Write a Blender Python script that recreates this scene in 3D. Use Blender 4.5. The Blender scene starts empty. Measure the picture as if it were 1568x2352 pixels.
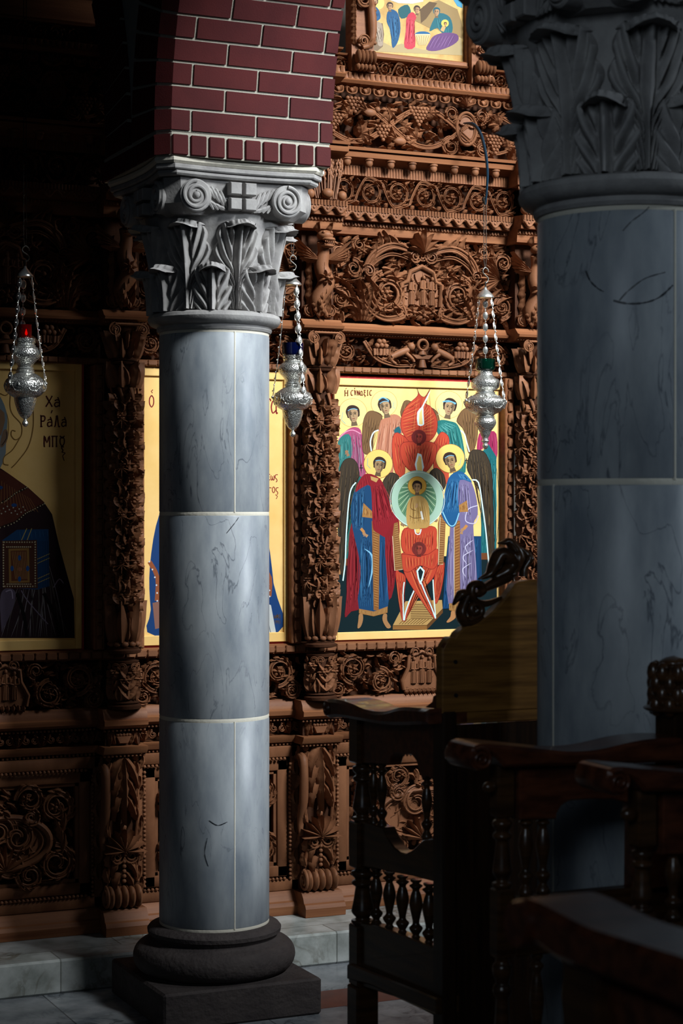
import bpy, math, random
import numpy as np
from math import sin, cos, pi, sqrt, atan2, radians
from mathutils import Vector, geometry
random.seed(7)
C = bpy.context.scene.collection
S = bpy.context.scene

# ------------------------------------------------------------------ camera, world, lights
TH = radians(24.5); CT, ST = cos(TH), sin(TH)
F = 4350.0; EYE = 1.75
cam = bpy.data.cameras.new('camera'); co = bpy.data.objects.new('camera', cam); C.objects.link(co)
co.location = (0, 0, EYE); co.rotation_euler = (pi/2, 0, -TH)
cam.sensor_fit = 'VERTICAL'; cam.sensor_height = 36; cam.lens = F/2352*36
cam.clip_start = .05
cam.dof.use_dof = True; cam.dof.focus_distance = 7.2; cam.dof.aperture_fstop = 7.5
S.camera = co
S.view_settings.view_transform = 'Standard'; S.view_settings.look = 'None'
S.view_settings.gamma = 1; S.view_settings.use_curve_mapping = False
S.view_settings.exposure = 0.0
w = bpy.data.worlds.new('world'); S.world = w; w.use_nodes = True
w.node_tree.nodes['Background'].inputs[0].default_value = (.55, .75, 1, 1)
w.node_tree.nodes['Background'].inputs[1].default_value = .008

def area(name, loc, target, sx, sy, power, col, spread=180):
    l = bpy.data.lights.new(name, 'AREA'); l.shape = 'RECTANGLE'; l.size = sx; l.size_y = sy
    l.energy = power; l.color = col; l.spread = radians(spread)
    o = bpy.data.objects.new(name, l); C.objects.link(o); o.location = loc
    o.rotation_euler = (Vector(target)-Vector(loc)).to_track_quat('-Z', 'Y').to_euler()
    return o
# daylight: the aisle window on the right; the other four are added lights
area('window_daylight', (5.0, 1.6, 6.4), (3.75, 6.9, 2.85), 1.3, 1.8, 93, (.92, .97, 1), 45)
area('added_slim_column_beam', (6.13, 3.02, 2.9), (2.29, 6.24, 2.1), .16, 3.4, 1.9, (.82, .91, 1), 7)  # added narrow beam, no window there; brightens the slim column's right side
area('added_large_column_beam', (5.6, 1.2, 3.4), (2.3, 3.4, 1.75), .2, 2.0, 1.0, (.74, .87, 1), 14)  # added weak beam on the large column and stall arms, not a window
area('added_screen_fill', (6.2, 4.4, 4.6), (3.6, 6.9, 2.7), 1.3, 1.4, 13, (.92, .96, 1), 64)  # invented fill over the angels' bay, softens the hanging lamp's shadow
area('added_nave_fill', (-1.2, -.8, 3.5), (2.6, 3.3, 2.0), 1.0, 1.6, 2.6, (.72, .86, 1), 46)  # added fill from behind the camera for large column and stalls, no door

# ------------------------------------------------------------------ measuring: a photo pixel as a ray, met with a real plane
def PY(px, py, y):
    u = (px-784)/F; t = y/(CT-u*ST)
    return t*(u*CT+ST), EYE+(1176-py)/F*t
def PX(px, py, x):
    u = (px-784)/F; t = x/(u*CT+ST)
    return t*(CT-u*ST), EYE+(1176-py)/F*t
def ZZ(py, px=760, y=7.0): return PY(px, py, y)[1]

# ------------------------------------------------------------------ mesh kit
class MB:
    def __init__(s): s.v=[]; s.f=[]; s.m=[]; s.c=[]; s.n=0
    def add(s, VF, mat=0, col=None):
        V, Fc = VF
        s.v.append(np.asarray(V, float)); k = s.n
        s.f.extend([tuple(i+k for i in f) for f in Fc]); s.m.extend([mat]*len(Fc)); s.c.extend([col]*len(Fc)); s.n += len(V)
        return s
    def build(s, name, mats, parent=None, smooth=40, fn=None):
        V = np.concatenate(s.v) if s.v else np.zeros((0, 3))
        if fn: V = fn(V)
        me = bpy.data.meshes.new(name); me.from_pydata(V.tolist(), [], s.f)
        for m in (mats if isinstance(mats, (list, tuple)) else [mats]): me.materials.append(m)
        me.polygons.foreach_set('material_index', s.m)
        if any(c is not None for c in s.c):
            a = me.color_attributes.new('Col', 'FLOAT_COLOR', 'CORNER'); arr = []
            for f, c in zip(s.f, s.c): arr.extend(list(c or (1, 1, 1, 1))*len(f))
            a.data.foreach_set('color', arr)
        if smooth:
            me.polygons.foreach_set('use_smooth', [True]*len(s.f)); me.set_sharp_from_angle(angle=radians(smooth))
        me.update()
        o = bpy.data.objects.new(name, me); C.objects.link(o)
        if parent: o.parent = parent
        return o

def thing(name, label, cat, group=None, loc=(0, 0, 0)):
    o = bpy.data.objects.new(name, None); C.objects.link(o); o.location = loc; o.empty_display_size = .1
    return tag(o, label, cat, group)
def tag(o, label, cat, group=None):
    o['label'] = label; o['category'] = cat
    if group: o['group'] = group
    return o
def struct(o, label=None, cat=None):
    o['kind'] = 'structure'
    if label: o['label'] = label; o['category'] = cat
    return o
def off(VF, d): return VF[0]+np.array(d), VF[1]

def box(x0, x1, y0, y1, z0, z1):
    V = np.array([(x, y, z) for x in (x0, x1) for y in (y0, y1) for z in (z0, z1)])
    return V, [(0,1,3,2),(4,6,7,5),(0,4,5,1),(2,3,7,6),(0,2,6,4),(1,5,7,3)]
def cbox(x0, x1, y0, y1, z0, z1, b=.003):
    "box with its edges bevelled"
    V=[]; Fc=[]
    bx=[(x0,x0+b,x1-b,x1),(y0,y0+b,y1-b,y1),(z0,z0+b,z1-b,z1)]
    idx={}
    def vid(i,j,k):
        key=(i,j,k)
        if key not in idx: idx[key]=len(V); V.append((bx[0][i],bx[1][j],bx[2][k]))
        return idx[key]
    for s in (0,3):
        Fc.append(tuple(vid(s,*p) for p in ((1,1),(2,1),(2,2),(1,2)))); Fc.append(tuple(vid(p[0],s,p[1]) for p in ((1,1),(2,1),(2,2),(1,2)))); Fc.append(tuple(vid(p[0],p[1],s) for p in ((1,1),(2,1),(2,2),(1,2))))
    for a in (0,3):
        ai=1 if a==0 else 2
        for c in (0,3):
            ci=1 if c==0 else 2
            Fc.append((vid(a,ci,1),vid(a,ci,2),vid(ai,c,2),vid(ai,c,1)))
            Fc.append((vid(a,1,ci),vid(a,2,ci),vid(ai,2,c),vid(ai,1,c)))
            Fc.append((vid(1,a,ci),vid(2,a,ci),vid(2,ai,c),vid(1,ai,c)))
            for d in (0,3):
                di=1 if d==0 else 2
                Fc.append((vid(a,ci,di),vid(ai,c,di),vid(ai,ci,d)))
    return np.array(V),Fc
def lathe(prof, n=32, c=(0, 0, 0), a0=0):
    P = np.array(prof, float); m = len(P); A = np.arange(n)/n*2*pi+a0
    V = np.stack([np.outer(P[:,0], np.cos(A))+c[0], np.outer(P[:,0], np.sin(A))+c[1], np.repeat(P[:,1:2], n, 1)+c[2]], -1).reshape(-1, 3)
    Fc = [(i*n+j, i*n+(j+1)%n, (i+1)*n+(j+1)%n, (i+1)*n+j) for i in range(m-1) for j in range(n)]
    Fc += [tuple(range(n))[::-1], tuple(range((m-1)*n, m*n))]
    return V, Fc
def smoothp(pts, k=5, closed=False):
    P = np.array(pts, float); n = len(P); out = []
    rng = n if closed else n-1
    for i in range(rng):
        if closed: a, b, c, d = P[(i-1)%n], P[i], P[(i+1)%n], P[(i+2)%n]
        else: a, b, c, d = P[max(i-1,0)], P[i], P[i+1], P[min(i+2,n-1)]
        for t in np.arange(k)/k:
            out.append(.5*((2*b)+(c-a)*t+(2*a-5*b+4*c-d)*t*t+(3*b-a-3*c+d)*t**3))
    if not closed: out.append(P[-1])
    return np.array(out)
def tube(path, rad, n=6, cap=True, flat=1.0, up=None):
    P = np.asarray(path, float); m = len(P)
    R = np.full(m, rad) if np.isscalar(rad) else np.asarray(rad, float)
    if len(R) != m: R = np.interp(np.linspace(0, 1, m), np.linspace(0, 1, len(R)), R)
    T = np.gradient(P, axis=0); T /= np.linalg.norm(T, axis=1)[:, None]+1e-12
    u = np.array(up if up is not None else (0, 1, 0), float)
    if up is None and abs(T[0] @ u) > .9: u = np.array((1., 0, 0))
    V = []; A = np.arange(n)/n*2*pi
    for i in range(m):
        u = u-(u @ T[i])*T[i]; u /= np.linalg.norm(u)+1e-12; b = np.cross(T[i], u)
        V.append(P[i]+R[i]*(np.outer(np.cos(A), u)*flat+np.outer(np.sin(A), b)))
    Fc = [(i*n+j, i*n+(j+1)%n, (i+1)*n+(j+1)%n, (i+1)*n+j) for i in range(m-1) for j in range(n)]
    if cap: Fc += [tuple(range(n))[::-1], tuple(range((m-1)*n, m*n))]
    return np.concatenate(V), Fc
def ball(c, r, n=8, m=6):
    r = np.array((r, r, r) if np.isscalar(r) else r, float)
    V = [(0, 0, -1)]
    for i in range(1, m):
        a = -pi/2+pi*i/m
        V += [(cos(a)*cos(2*pi*j/n), cos(a)*sin(2*pi*j/n), sin(a)) for j in range(n)]
    V.append((0, 0, 1)); L = len(V)-1
    Fc = [(0, 1+(j+1)%n, 1+j) for j in range(n)]
    for i in range(m-2):
        Fc += [(1+i*n+j, 1+i*n+(j+1)%n, 1+(i+1)*n+(j+1)%n, 1+(i+1)*n+j) for j in range(n)]
    Fc += [(L, 1+(m-2)*n+j, 1+(m-2)*n+(j+1)%n) for j in range(n)]
    return np.array(V)*r+np.array(c), Fc
def tess(pts):
    return geometry.tessellate_polygon([[Vector((p[0], p[1], 0)) for p in pts]])
def prism(pts, fn, d0, d1):
    "outline of 2D points, fn(a,b,d)->xyz, between depths d0 and d1"
    n = len(pts); V = [fn(a, b, d0) for a, b in pts]+[fn(a, b, d1) for a, b in pts]
    tr = tess(pts)
    Fc = [tuple(t) for t in tr]+[tuple(i+n for i in t[::-1]) for t in tr]+[(i, (i+1)%n, (i+1)%n+n, i+n) for i in range(n)]
    return np.array(V), Fc
def bprism(pts, fn, d0, d1, b):
    "prism with a small bevel round both faces"
    P = np.array(pts, float); n = len(P)
    ar = .5*np.sum(P[:,0]*np.roll(P[:,1],-1)-P[:,1]*np.roll(P[:,0],-1))
    if ar < 0: P = P[::-1]
    e = np.roll(P,-1,0)-P; e /= np.linalg.norm(e,axis=1)[:,None]+1e-12
    nn = np.stack([-e[:,1], e[:,0]],-1); mm = nn+np.roll(nn,1,0); mm /= np.maximum(np.linalg.norm(mm,axis=1)[:,None],.3)
    I = P+mm*b; s = 1 if d1 > d0 else -1
    rings = [(I,d0),(P,d0+s*b),(P,d1-s*b),(I,d1)]
    V = [fn(p[0],p[1],d) for R,d in rings for p in R]
    tr = tess(I)
    Fc = [tuple(t) for t in tr]+[tuple(i+3*n for i in t[::-1]) for t in tr]
    for k in range(3): Fc += [(k*n+i,k*n+(i+1)%n,(k+1)*n+(i+1)%n,(k+1)*n+i) for i in range(n)]
    return np.array(V), Fc
def fY(a, b, d): return (a, d, b)
def fX(a, b, d): return (d, a, b)

# ------------------------------------------------------------------ materials
def srgb(r, g, b):
    f = lambda c: ((c/255+.055)/1.055)**2.4 if c > 10 else c/255/12.92
    return (f(r), f(g), f(b), 1)
def mat(name, col, rough=.5, metal=0, spec=.5, bump=None, mix=None, coat=0, emit=None, **kw):
    "mix=(scale, detail, colour2, stretch xyz, lo, hi); bump=(scale, strength)"
    m = bpy.data.materials.new(name); m.use_nodes = True; nt = m.node_tree; N = nt.nodes; L = nt.links
    p = N['Principled BSDF']; p.inputs['Base Color'].default_value = col
    p.inputs['Roughness'].default_value = rough; p.inputs['Metallic'].default_value = metal
    p.inputs['Specular IOR Level'].default_value = spec; p.inputs['Coat Weight'].default_value = coat
    if emit: p.inputs['Emission Color'].default_value = emit[0]; p.inputs['Emission Strength'].default_value = emit[1]
    tc = N.new('ShaderNodeTexCoord')
    if mix:
        sc, det, c2, st, lo, hi = mix
        mp = N.new('ShaderNodeMapping'); mp.inputs['Scale'].default_value = st; L.new(tc.outputs['Object'], mp.inputs[0])
        nz = N.new('ShaderNodeTexNoise'); nz.inputs['Scale'].default_value = sc; nz.inputs['Detail'].default_value = det; nz.inputs['Roughness'].default_value=.6
        L.new(mp.outputs[0], nz.inputs['Vector'])
        r = N.new('ShaderNodeValToRGB'); r.color_ramp.elements[0].position = lo; r.color_ramp.elements[1].position = hi
        r.color_ramp.elements[0].color = col; r.color_ramp.elements[1].color = c2
        L.new(nz.outputs['Fac'], r.inputs[0]); L.new(r.outputs[0], p.inputs['Base Color'])
    if bump:
        nb = N.new('ShaderNodeTexNoise'); nb.inputs['Scale'].default_value = bump[0]; nb.inputs['Detail'].default_value = 5
        L.new(tc.outputs['Object'], nb.inputs['Vector'])
        bp = N.new('ShaderNodeBump'); bp.inputs['Strength'].default_value = bump[1]; bp.inputs['Distance'].default_value = .01
        L.new(nb.outputs['Fac'], bp.inputs['Height']); L.new(bp.outputs[0], p.inputs['Normal'])
    return m
def marble(name, c1, c2, vein, scale=3.0, stretch=(1, 1, 1), rough=.35, vw=.012, tiles=None):
    m = mat(name, c1, rough, mix=(scale, 8, c2, stretch, .35, .68)); nt = m.node_tree; N = nt.nodes; L = nt.links
    p = N['Principled BSDF']; base = p.inputs['Base Color'].links[0].from_socket
    tc = [n for n in N if n.type == 'TEX_COORD'][0]
    mp = N.new('ShaderNodeMapping'); mp.inputs['Scale'].default_value = tuple(s*1.3 for s in stretch); mp.inputs['Rotation'].default_value = (.4, .5, .2)
    L.new(tc.outputs['Object'], mp.inputs[0])
    nz = N.new('ShaderNodeTexNoise'); nz.inputs['Scale'].default_value = scale*.8; nz.inputs['Detail'].default_value = 6; nz.inputs['Distortion'].default_value = 1.2
    L.new(mp.outputs[0], nz.inputs['Vector'])
    s1 = N.new('ShaderNodeMath'); s1.operation = 'SUBTRACT'; s1.inputs[1].default_value = .5; L.new(nz.outputs['Fac'], s1.inputs[0])
    s2 = N.new('ShaderNodeMath'); s2.operation = 'ABSOLUTE'; L.new(s1.outputs[0], s2.inputs[0])
    s3 = N.new('ShaderNodeMapRange'); s3.inputs['From Min'].default_value = 0; s3.inputs['From Max'].default_value = vw
    s3.inputs['To Min'].default_value = .75; s3.inputs['To Max'].default_value = 0; L.new(s2.outputs[0], s3.inputs['Value'])
    g = N.new('ShaderNodeTexNoise'); g.inputs['Scale'].default_value = scale*.5; L.new(tc.outputs['Object'], g.inputs['Vector'])
    gm = N.new('ShaderNodeMapRange'); gm.inputs['From Min'].default_value = .42; gm.inputs['From Max'].default_value = .62; L.new(g.outputs['Fac'], gm.inputs['Value'])
    mu = N.new('ShaderNodeMath'); mu.operation = 'MULTIPLY'; L.new(s3.outputs[0], mu.inputs[0]); L.new(gm.outputs[0], mu.inputs[1])
    mx = N.new('ShaderNodeMixRGB'); mx.inputs[2].default_value = vein; L.new(mu.outputs[0], mx.inputs[0]); L.new(base, mx.inputs[1])
    out = mx.outputs[0]
    if tiles:   # (size x, size y, joint colour, accent colour)
        br = N.new('ShaderNodeTexBrick'); br.offset = 0 if len(tiles) < 5 else tiles[4]
        br.inputs['Scale'].default_value = 1; br.inputs['Brick Width'].default_value = tiles[0]; br.inputs['Row Height'].default_value = tiles[1]
        br.inputs['Mortar Size'].default_value = .003; br.inputs['Color1'].default_value = (1,1,1,1); br.inputs['Color2'].default_value = (.55,.55,.57,1); br.inputs['Mortar'].default_value = tiles[2]
        L.new(tc.outputs['Object'], br.inputs['Vector'])
        m2 = N.new('ShaderNodeMixRGB'); m2.blend_type = 'MULTIPLY'; m2.inputs[0].default_value = 1
        L.new(out, m2.inputs[1]); L.new(br.outputs['Color'], m2.inputs[2]); out = m2.outputs[0]
    L.new(out, p.inputs['Base Color'])
    return m
def attr_mat(name, rough=.5, spec=.12):
    m = mat(name, (1, 1, 1, 1), rough, spec=spec); N = m.node_tree.nodes
    a = N.new('ShaderNodeAttribute'); a.attribute_name = 'Col'
    m.node_tree.links.new(a.outputs['Color'], N['Principled BSDF'].inputs['Base Color'])
    return m
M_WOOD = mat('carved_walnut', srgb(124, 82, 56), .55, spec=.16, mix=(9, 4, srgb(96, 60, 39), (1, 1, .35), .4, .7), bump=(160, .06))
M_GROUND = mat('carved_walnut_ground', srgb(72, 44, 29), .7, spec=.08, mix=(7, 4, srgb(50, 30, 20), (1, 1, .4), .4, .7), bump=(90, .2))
M_LEDGE = mat('planed_walnut', srgb(134, 88, 58), .5, spec=.16, mix=(5, 5, srgb(104, 62, 39), (.25, 4, 7), .35, .68), bump=(120, .06))
M_STALL = mat('dark_varnished_oak', srgb(80, 52, 28), .28, mix=(4, 6, srgb(50, 31, 16), (1.2, 1.2, 16), .38, .62), coat=.25)
M_BOARD = mat('amber_oak_board', srgb(150, 104, 48), .35, mix=(3, 7, srgb(104, 68, 28), (1.5, 1, 22), .38, .62), coat=.15)
M_STALLV = mat('dark_varnished_oak_upright', srgb(52, 32, 17), .3, mix=(4, 6, srgb(32, 19, 10), (16, 16, 1.2), .38, .62), coat=.25)
M_STALLR = mat('reddish_varnished_oak', srgb(98, 52, 30), .3, mix=(4, 6, srgb(64, 30, 17), (3, 12, 12), .38, .62), coat=.2)
M_MARBLE = marble('grey_marble', srgb(166, 171, 174), srgb(120, 128, 136), srgb(60, 68, 80), 6.5, (1.5, 1.5, .5), .4, .012)
M_MORTAR = mat('pale_mortar', srgb(176, 172, 158), .9, spec=.1, bump=(220, .2))
M_STONE = mat('carved_grey_stone', srgb(164, 161, 158), .85, spec=.15, mix=(14, 8, srgb(134, 131, 130), (1, 1, 1), .35, .7), bump=(90, .14))
M_BASE = mat('dark_basalt', srgb(78, 71, 69), .75, spec=.2, mix=(10, 8, srgb(60, 54, 54), (1, 1, 3), .35, .7), bump=(60, .5))
M_BRICK = mat('maroon_brick', srgb(84, 34, 34), .75, spec=.15, mix=(3.2, 5, srgb(66, 26, 28), (1, 1, 1), .35, .65), bump=(240, .07))
M_FLOOR = marble('floor_marble', srgb(184, 188, 190), srgb(118, 126, 132), srgb(64, 68, 74), 6, (1, 1, 1), .25, .03, (.62, .62, (.25,.25,.26,1)))
M_STEP = marble('step_marble', srgb(196, 200, 196), srgb(132, 138, 132), srgb(96, 90, 74), 7, (1, 1, 1), .3, .05, (.55, .62, (.35,.35,.34,1), 0, .5))
M_BED = mat('cream_mortar_bed', srgb(214, 208, 192), .9, spec=.1, bump=(90, .15))
M_RED = mat('red_floor_tile', srgb(112, 58, 44), .3, mix=(14, 5, srgb(84, 42, 34), (1,1,1), .3, .7))
M_PLASTER = mat('grey_plaster', srgb(150, 150, 144), .9, bump=(60, .2))
M_DARKWALL = mat('dim_plaster_wall', srgb(70, 64, 58), .9, bump=(20, .2))
M_SILVER = mat('polished_silver', srgb(225, 225, 220), .3, .9, bump=(60, .05))
def filigree(name):
    m = mat(name, srgb(220, 220, 214), .27, .88); nt = m.node_tree; N = nt.nodes; L = nt.links; p = N['Principled BSDF']
    tc = N.new('ShaderNodeTexCoord'); v = N.new('ShaderNodeTexVoronoi'); v.inputs['Scale'].default_value = 170; L.new(tc.outputs['Object'], v.inputs['Vector'])
    r = N.new('ShaderNodeValToRGB'); r.color_ramp.elements[0].position = .17; r.color_ramp.elements[1].position = .32
    r.color_ramp.elements[0].color = srgb(40, 38, 34); r.color_ramp.elements[1].color = srgb(216, 216, 210)
    L.new(v.outputs['Distance'], r.inputs[0]); L.new(r.outputs[0], p.inputs['Base Color'])
    b = N.new('ShaderNodeBump'); b.inputs['Strength'].default_value = .6; b.inputs['Distance'].default_value = .003; L.new(v.outputs['Distance'], b.inputs['Height']); L.new(b.outputs[0], p.inputs['Normal'])
    return m
M_FILI = filigree('pierced_silver')
M_STEEL = mat('dull_steel', srgb(120, 118, 112), .4, 1)
M_WIRE = mat('dark_wire', srgb(52, 46, 40), .5, .6)
M_BLUEMETAL = mat('blue_painted_iron', srgb(22, 52, 70), .4, .3)
def glass(name, col, e=0):
    m = mat(name, col, .08, spec=.8); p = m.node_tree.nodes['Principled BSDF']; p.inputs['Transmission Weight'].default_value = .55; p.inputs['IOR'].default_value = 1.45
    return m
M_GRED, M_GBLUE, M_GGREEN = glass('red_glass', (.16, .002, .002, 1)), glass('blue_glass', (.002, .006, .055, 1)), glass('green_glass', (.001, .026, .014, 1))
M_FLAME = mat('oil_flame', (1, .35, .1, 1), .5, emit=((1, .16, .05, 1), 14))
M_GOLD = mat('gold_leaf', srgb(236, 198, 128), .45, .1, .2, mix=(5, 6, srgb(224, 182, 106), (1, 1, 1), .35, .7))
M_PAINT = attr_mat('icon_paint', .5, .12)
M_REDEDGE = mat('red_edge_paint', srgb(168, 22, 30), .5)
# ------------------------------------------------------------------ setting
XL, XR = 2.385, 2.262          # column axes
YL, YR = 6.325, 3.47
PLAT = .125; YSTEP = 6.68
m = MB().add(box(-3, 8, -1.5, 9, -.15, 0)); struct(m.build('floor', M_FLOOR, smooth=0), 'white marble tiled floor before the step', 'floor')
m = MB().add(cbox(-3, 8, YSTEP, 9, .0005, PLAT, .008)); struct(m.build('trim_1', M_STEP, smooth=0), 'veined marble step under the carved wooden screen', 'step')
m = MB().add(box(2.62, 2.95, 5.02, 5.62, 0, .0012)); struct(m.build('trim_2', M_RED, smooth=0), 'dark red stone tile in the floor behind the stall', 'tile')
m = MB().add(box(2.62, 6.5, 6.1, 6.32, 0, .0012)); struct(m.build('trim_3', M_RED, smooth=0), 'brown stone band across the floor before the step', 'floor band')
m = MB().add(box(-3, 8, 7.6, 7.8, 0, 6)); struct(m.build('wall_back', M_DARKWALL, smooth=0))
mw = MB()
for b in ((7, 7.2, -1.5, 1.0, 0, 6), (7, 7.2, 2.6, 9, 0, 6), (7, 7.2, 1.0, 2.6, 0, 2.6), (7, 7.2, 1.0, 2.6, 5.2, 6)): mw.add(box(*b))
struct(mw.build('wall_right', M_DARKWALL, smooth=0))

# ------------------------------------------------------------------ brick arcade over the columns
Z0 = 2.950                      # underside of the brickwork
HW = .318                       # half width of the pier
def arcade():
    mo = MB(); br = MB(); pl = MB()
    SP = Z0+.078                # springing, above the header course
    gap = .010; ch = .045
    # header course round the pier
    mo.add(prism([(XL-HW+ch+.004, YL-HW+.008), (XL+HW-.008, YL-HW+.008), (XL+HW-.008, YL+HW-.008), (XL-HW+.008, YL+HW-.008), (XL-HW+.008, YL-HW+ch+.004)], lambda a, b, d: (a, b, d), Z0-.002, SP+.004))
    n = 9; wdt = (2*HW-ch)/n
    for k in range(n):
        a = XL-HW+ch+k*wdt; br.add(cbox(a+gap/2, a+wdt-gap/2, YL-HW, YL-HW+.05, Z0, SP-gap))
        a = YL-HW+ch+k*wdt; br.add(cbox(XL-HW, XL-HW+.05, a+gap/2, a+wdt-gap/2, Z0, SP-gap)); br.add(cbox(XL+HW-.05, XL+HW, a+gap/2, a+wdt-gap/2, Z0, SP-gap))
    cb = np.array([(XL-HW, YL-HW+ch), (XL-HW+ch-.004, YL-HW), (XL-HW+ch, YL-HW+.03), (XL-HW+.03, YL-HW+ch)])
    br.add(prism(cb, lambda a, b, d: (a, b, d), Z0, SP-gap))
    R = (YL-HW-(YR+HW))/2; RT = .29; cw = .0765
    for sgn, yc, amax, ylim in ((-1, YL-HW-R, pi*.99, None), (1, YL+HW+R, .62, 6.93)):
        # angle 0 at the left column's pier; y = yc -/+ r cos(a)
        N = int(R*amax/cw); da = cw/R
        P = lambda x, r, a: (x, yc-sgn*r*cos(a), SP+r*sin(a))
        # mortar body of the ring
        K = max(8, N); V = []; Fc = []
        for i in range(K+1):
            a = amax*i/K
            for (x, r) in ((XL-HW+ch, R+.006), (XL+HW-.006, R+.006), (XL+HW-.006, R+RT-.004), (XL-HW+.006, R+RT-.004), (XL-HW+.006, R+ch)): V.append(P(x, r, a))
        for i in range(K):
            for j in range(5): Fc.append((i*5+j, i*5+(j+1)%5, i*5+5+(j+1)%5, i*5+5+j))
        mo.add((np.array(V), Fc))
        for i in range(N):
            a0 = i*da+gap/R*.5; a1 = (i+1)*da-gap/R*.5
            def seg(xa, xb, ra, rb, cham=False, a0=a0, a1=a1):
                b = .003; V = []
                for a in (a0, a1):
                    if cham: sec = ((xa+ch, ra), (xb, ra), (xb, rb), (xa, rb), (xa, ra+ch))
                    else: sec = ((xa, ra), (xb, ra), (xb, rb), (xa, rb))
                    V += [P(x, r, a) for x, r in sec]
                q = len(V)//2
                br.add((np.array(V), [tuple(range(q)), tuple(range(q, 2*q))[::-1]]+[(j, (j+1)%q, (j+1)%q+q, j+q) for j in range(q)]))
            # running bond across the soffit; the first and last brick also show on the faces
            L_ = .236; s = XL-HW; offx = .115 if i % 2 == 0 else .235
            xs = [s]; q = s+offx
            while q < XL+HW-.03: xs.append(q); q += L_
            xs.append(XL+HW)
            for k in range(len(xs)-1):
                seg(xs[k]+(gap/2 if k else 0), xs[k+1]-(gap/2 if k < len(xs)-2 else 0), R, R+RT if k in (0, len(xs)-2) else R+.1, k == 0)
    # plaster between the two rings and wall above
    for x0, x1 in ((XL-HW+.02, XL+HW-.02),):
        pts = []
        ya = YL-HW-R; yb = YL+HW+R
        for i in range(24): a = 1.45*i/23; pts.append((ya+(R+RT-.01)*cos(a), SP+(R+RT-.01)*sin(a)))
        top = SP+R+RT+.6; pts.append((pts[-1][0], top)); pts.append((6.93, top))
        for i in range(20):
            a = .78*(19-i)/19; y = yb-(R+RT-.01)*cos(a)
            if y < 6.93: pts.append((y, SP+(R+RT-.01)*sin(a)))
        pl.add(prism(pts, fX, x0, x1))
    o = mo.build('wall_arcade', M_MORTAR, smooth=0); struct(o, 'maroon brick arch with pale mortar above the slim marble column', 'arch')
    br.build('brick', M_BRICK, o, smooth=30); pl.build('plaster', M_PLASTER, o, smooth=0)
    m = MB().add(box(XR-HW, XR+HW, YR-HW, YR+HW, Z0, SP+.02)); m.build('brick', M_BRICK, o, smooth=0)
arcade()

# ------------------------------------------------------------------ marble columns
def acanthus(c, az, z0, z1, r_of, W, curl, n=4, depth=.02, k=1.0, stem=0):
    "leaf following the bell: thick midrib, lobes sweeping up and outward with drilled eyes, the tip rolled outward"
    nu, nv = 61, 110; u = np.linspace(-1, 1, nu); v = np.linspace(0, 1, nv)
    U, V = np.meshgrid(u, v); A = np.abs(U); s0 = .80
    ph = n*(V/s0-k*A)+.5; fr = ph-np.round(ph); lob = np.cos(pi*fr)**2
    wid = W*(.74+.26*np.sin(pi*np.clip(V/s0*.8+.1, 0, 1)))*(1-.16*np.abs(2*fr)**2*A**4*(V < s0))
    roll = np.clip((V-s0)/(1-s0), 0, 1); wid = wid*(1-.30*roll**1.3)
    t = np.minimum(V/s0, 1); th = roll*2.75; rho = curl*.62
    zz = z0+(z1-z0)*t+rho*np.sin(th)*(1-.2*A*A)-.012*roll*A*A
    out = curl*.30*t**2.4+rho*(1-np.cos(th))*(1-.25*A*A)
    if stem: q_ = np.clip((V-.22)/.3, 0, 1); wid = wid*(1-stem*(1-q_*q_*(3-2*q_)))
    flat_ = 1-roll
    h = depth*(.35+.65*(1-A**2.2))+.014*np.exp(-(U/.10)**2)*(.4+.6*flat_)-.013*np.exp(-((A-.19)/.055)**2)*flat_
    ramp = np.clip((A-.22)*5, 0, 1)*(.25+.75*flat_)
    h += .015*(lob-.6)*ramp
    eye = np.exp(-((np.abs(fr)-.5)/.17)**2)*np.exp(-((A-.42)/.16)**2)
    h -= .020*eye*flat_
    h = np.where(A > .98, -.006, h)
    rr = r_of(np.minimum(zz, z1))+h+out
    ang = az+U*wid/np.maximum(rr, .1)
    P = np.stack([c[0]+rr*np.cos(ang), c[1]+rr*np.sin(ang), c[2]+zz], -1).reshape(-1, 3)
    Fc = [(i*nu+j, i*nu+j+1, (i+1)*nu+j+1, (i+1)*nu+j) for i in range(nv-1) for j in range(nu-1)]
    q = len(P); r2 = np.minimum(rr-.010, rr*0+9)
    P2 = np.stack([c[0]+(rr-.018*np.cos(th))*np.cos(ang), c[1]+(rr-.018*np.cos(th))*np.sin(ang), c[2]+zz-.018*np.sin(th)], -1).reshape(-1, 3)
    Fc += [tuple(k+q for k in f[::-1]) for f in Fc]
    ed = [i*nu for i in range(nv)]+[(nv-1)*nu+j for j in range(1, nu)]+[i*nu+nu-1 for i in range(nv-2, -1, -1)]
    Fc += [(ed[k], ed[k+1], ed[k+1]+q, ed[k]+q) for k in range(len(ed)-1)]
    return np.concatenate([P, P2]), Fc

def spiral2(cx, cz, r0, r1, turns, a0, sg=1, n=40):
    t = np.linspace(0, 1, n); r = r0+(r1-r0)*t; a = a0+sg*2*pi*turns*t
    return np.stack([cx+r*np.cos(a), cz+r*np.sin(a)], -1)

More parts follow.
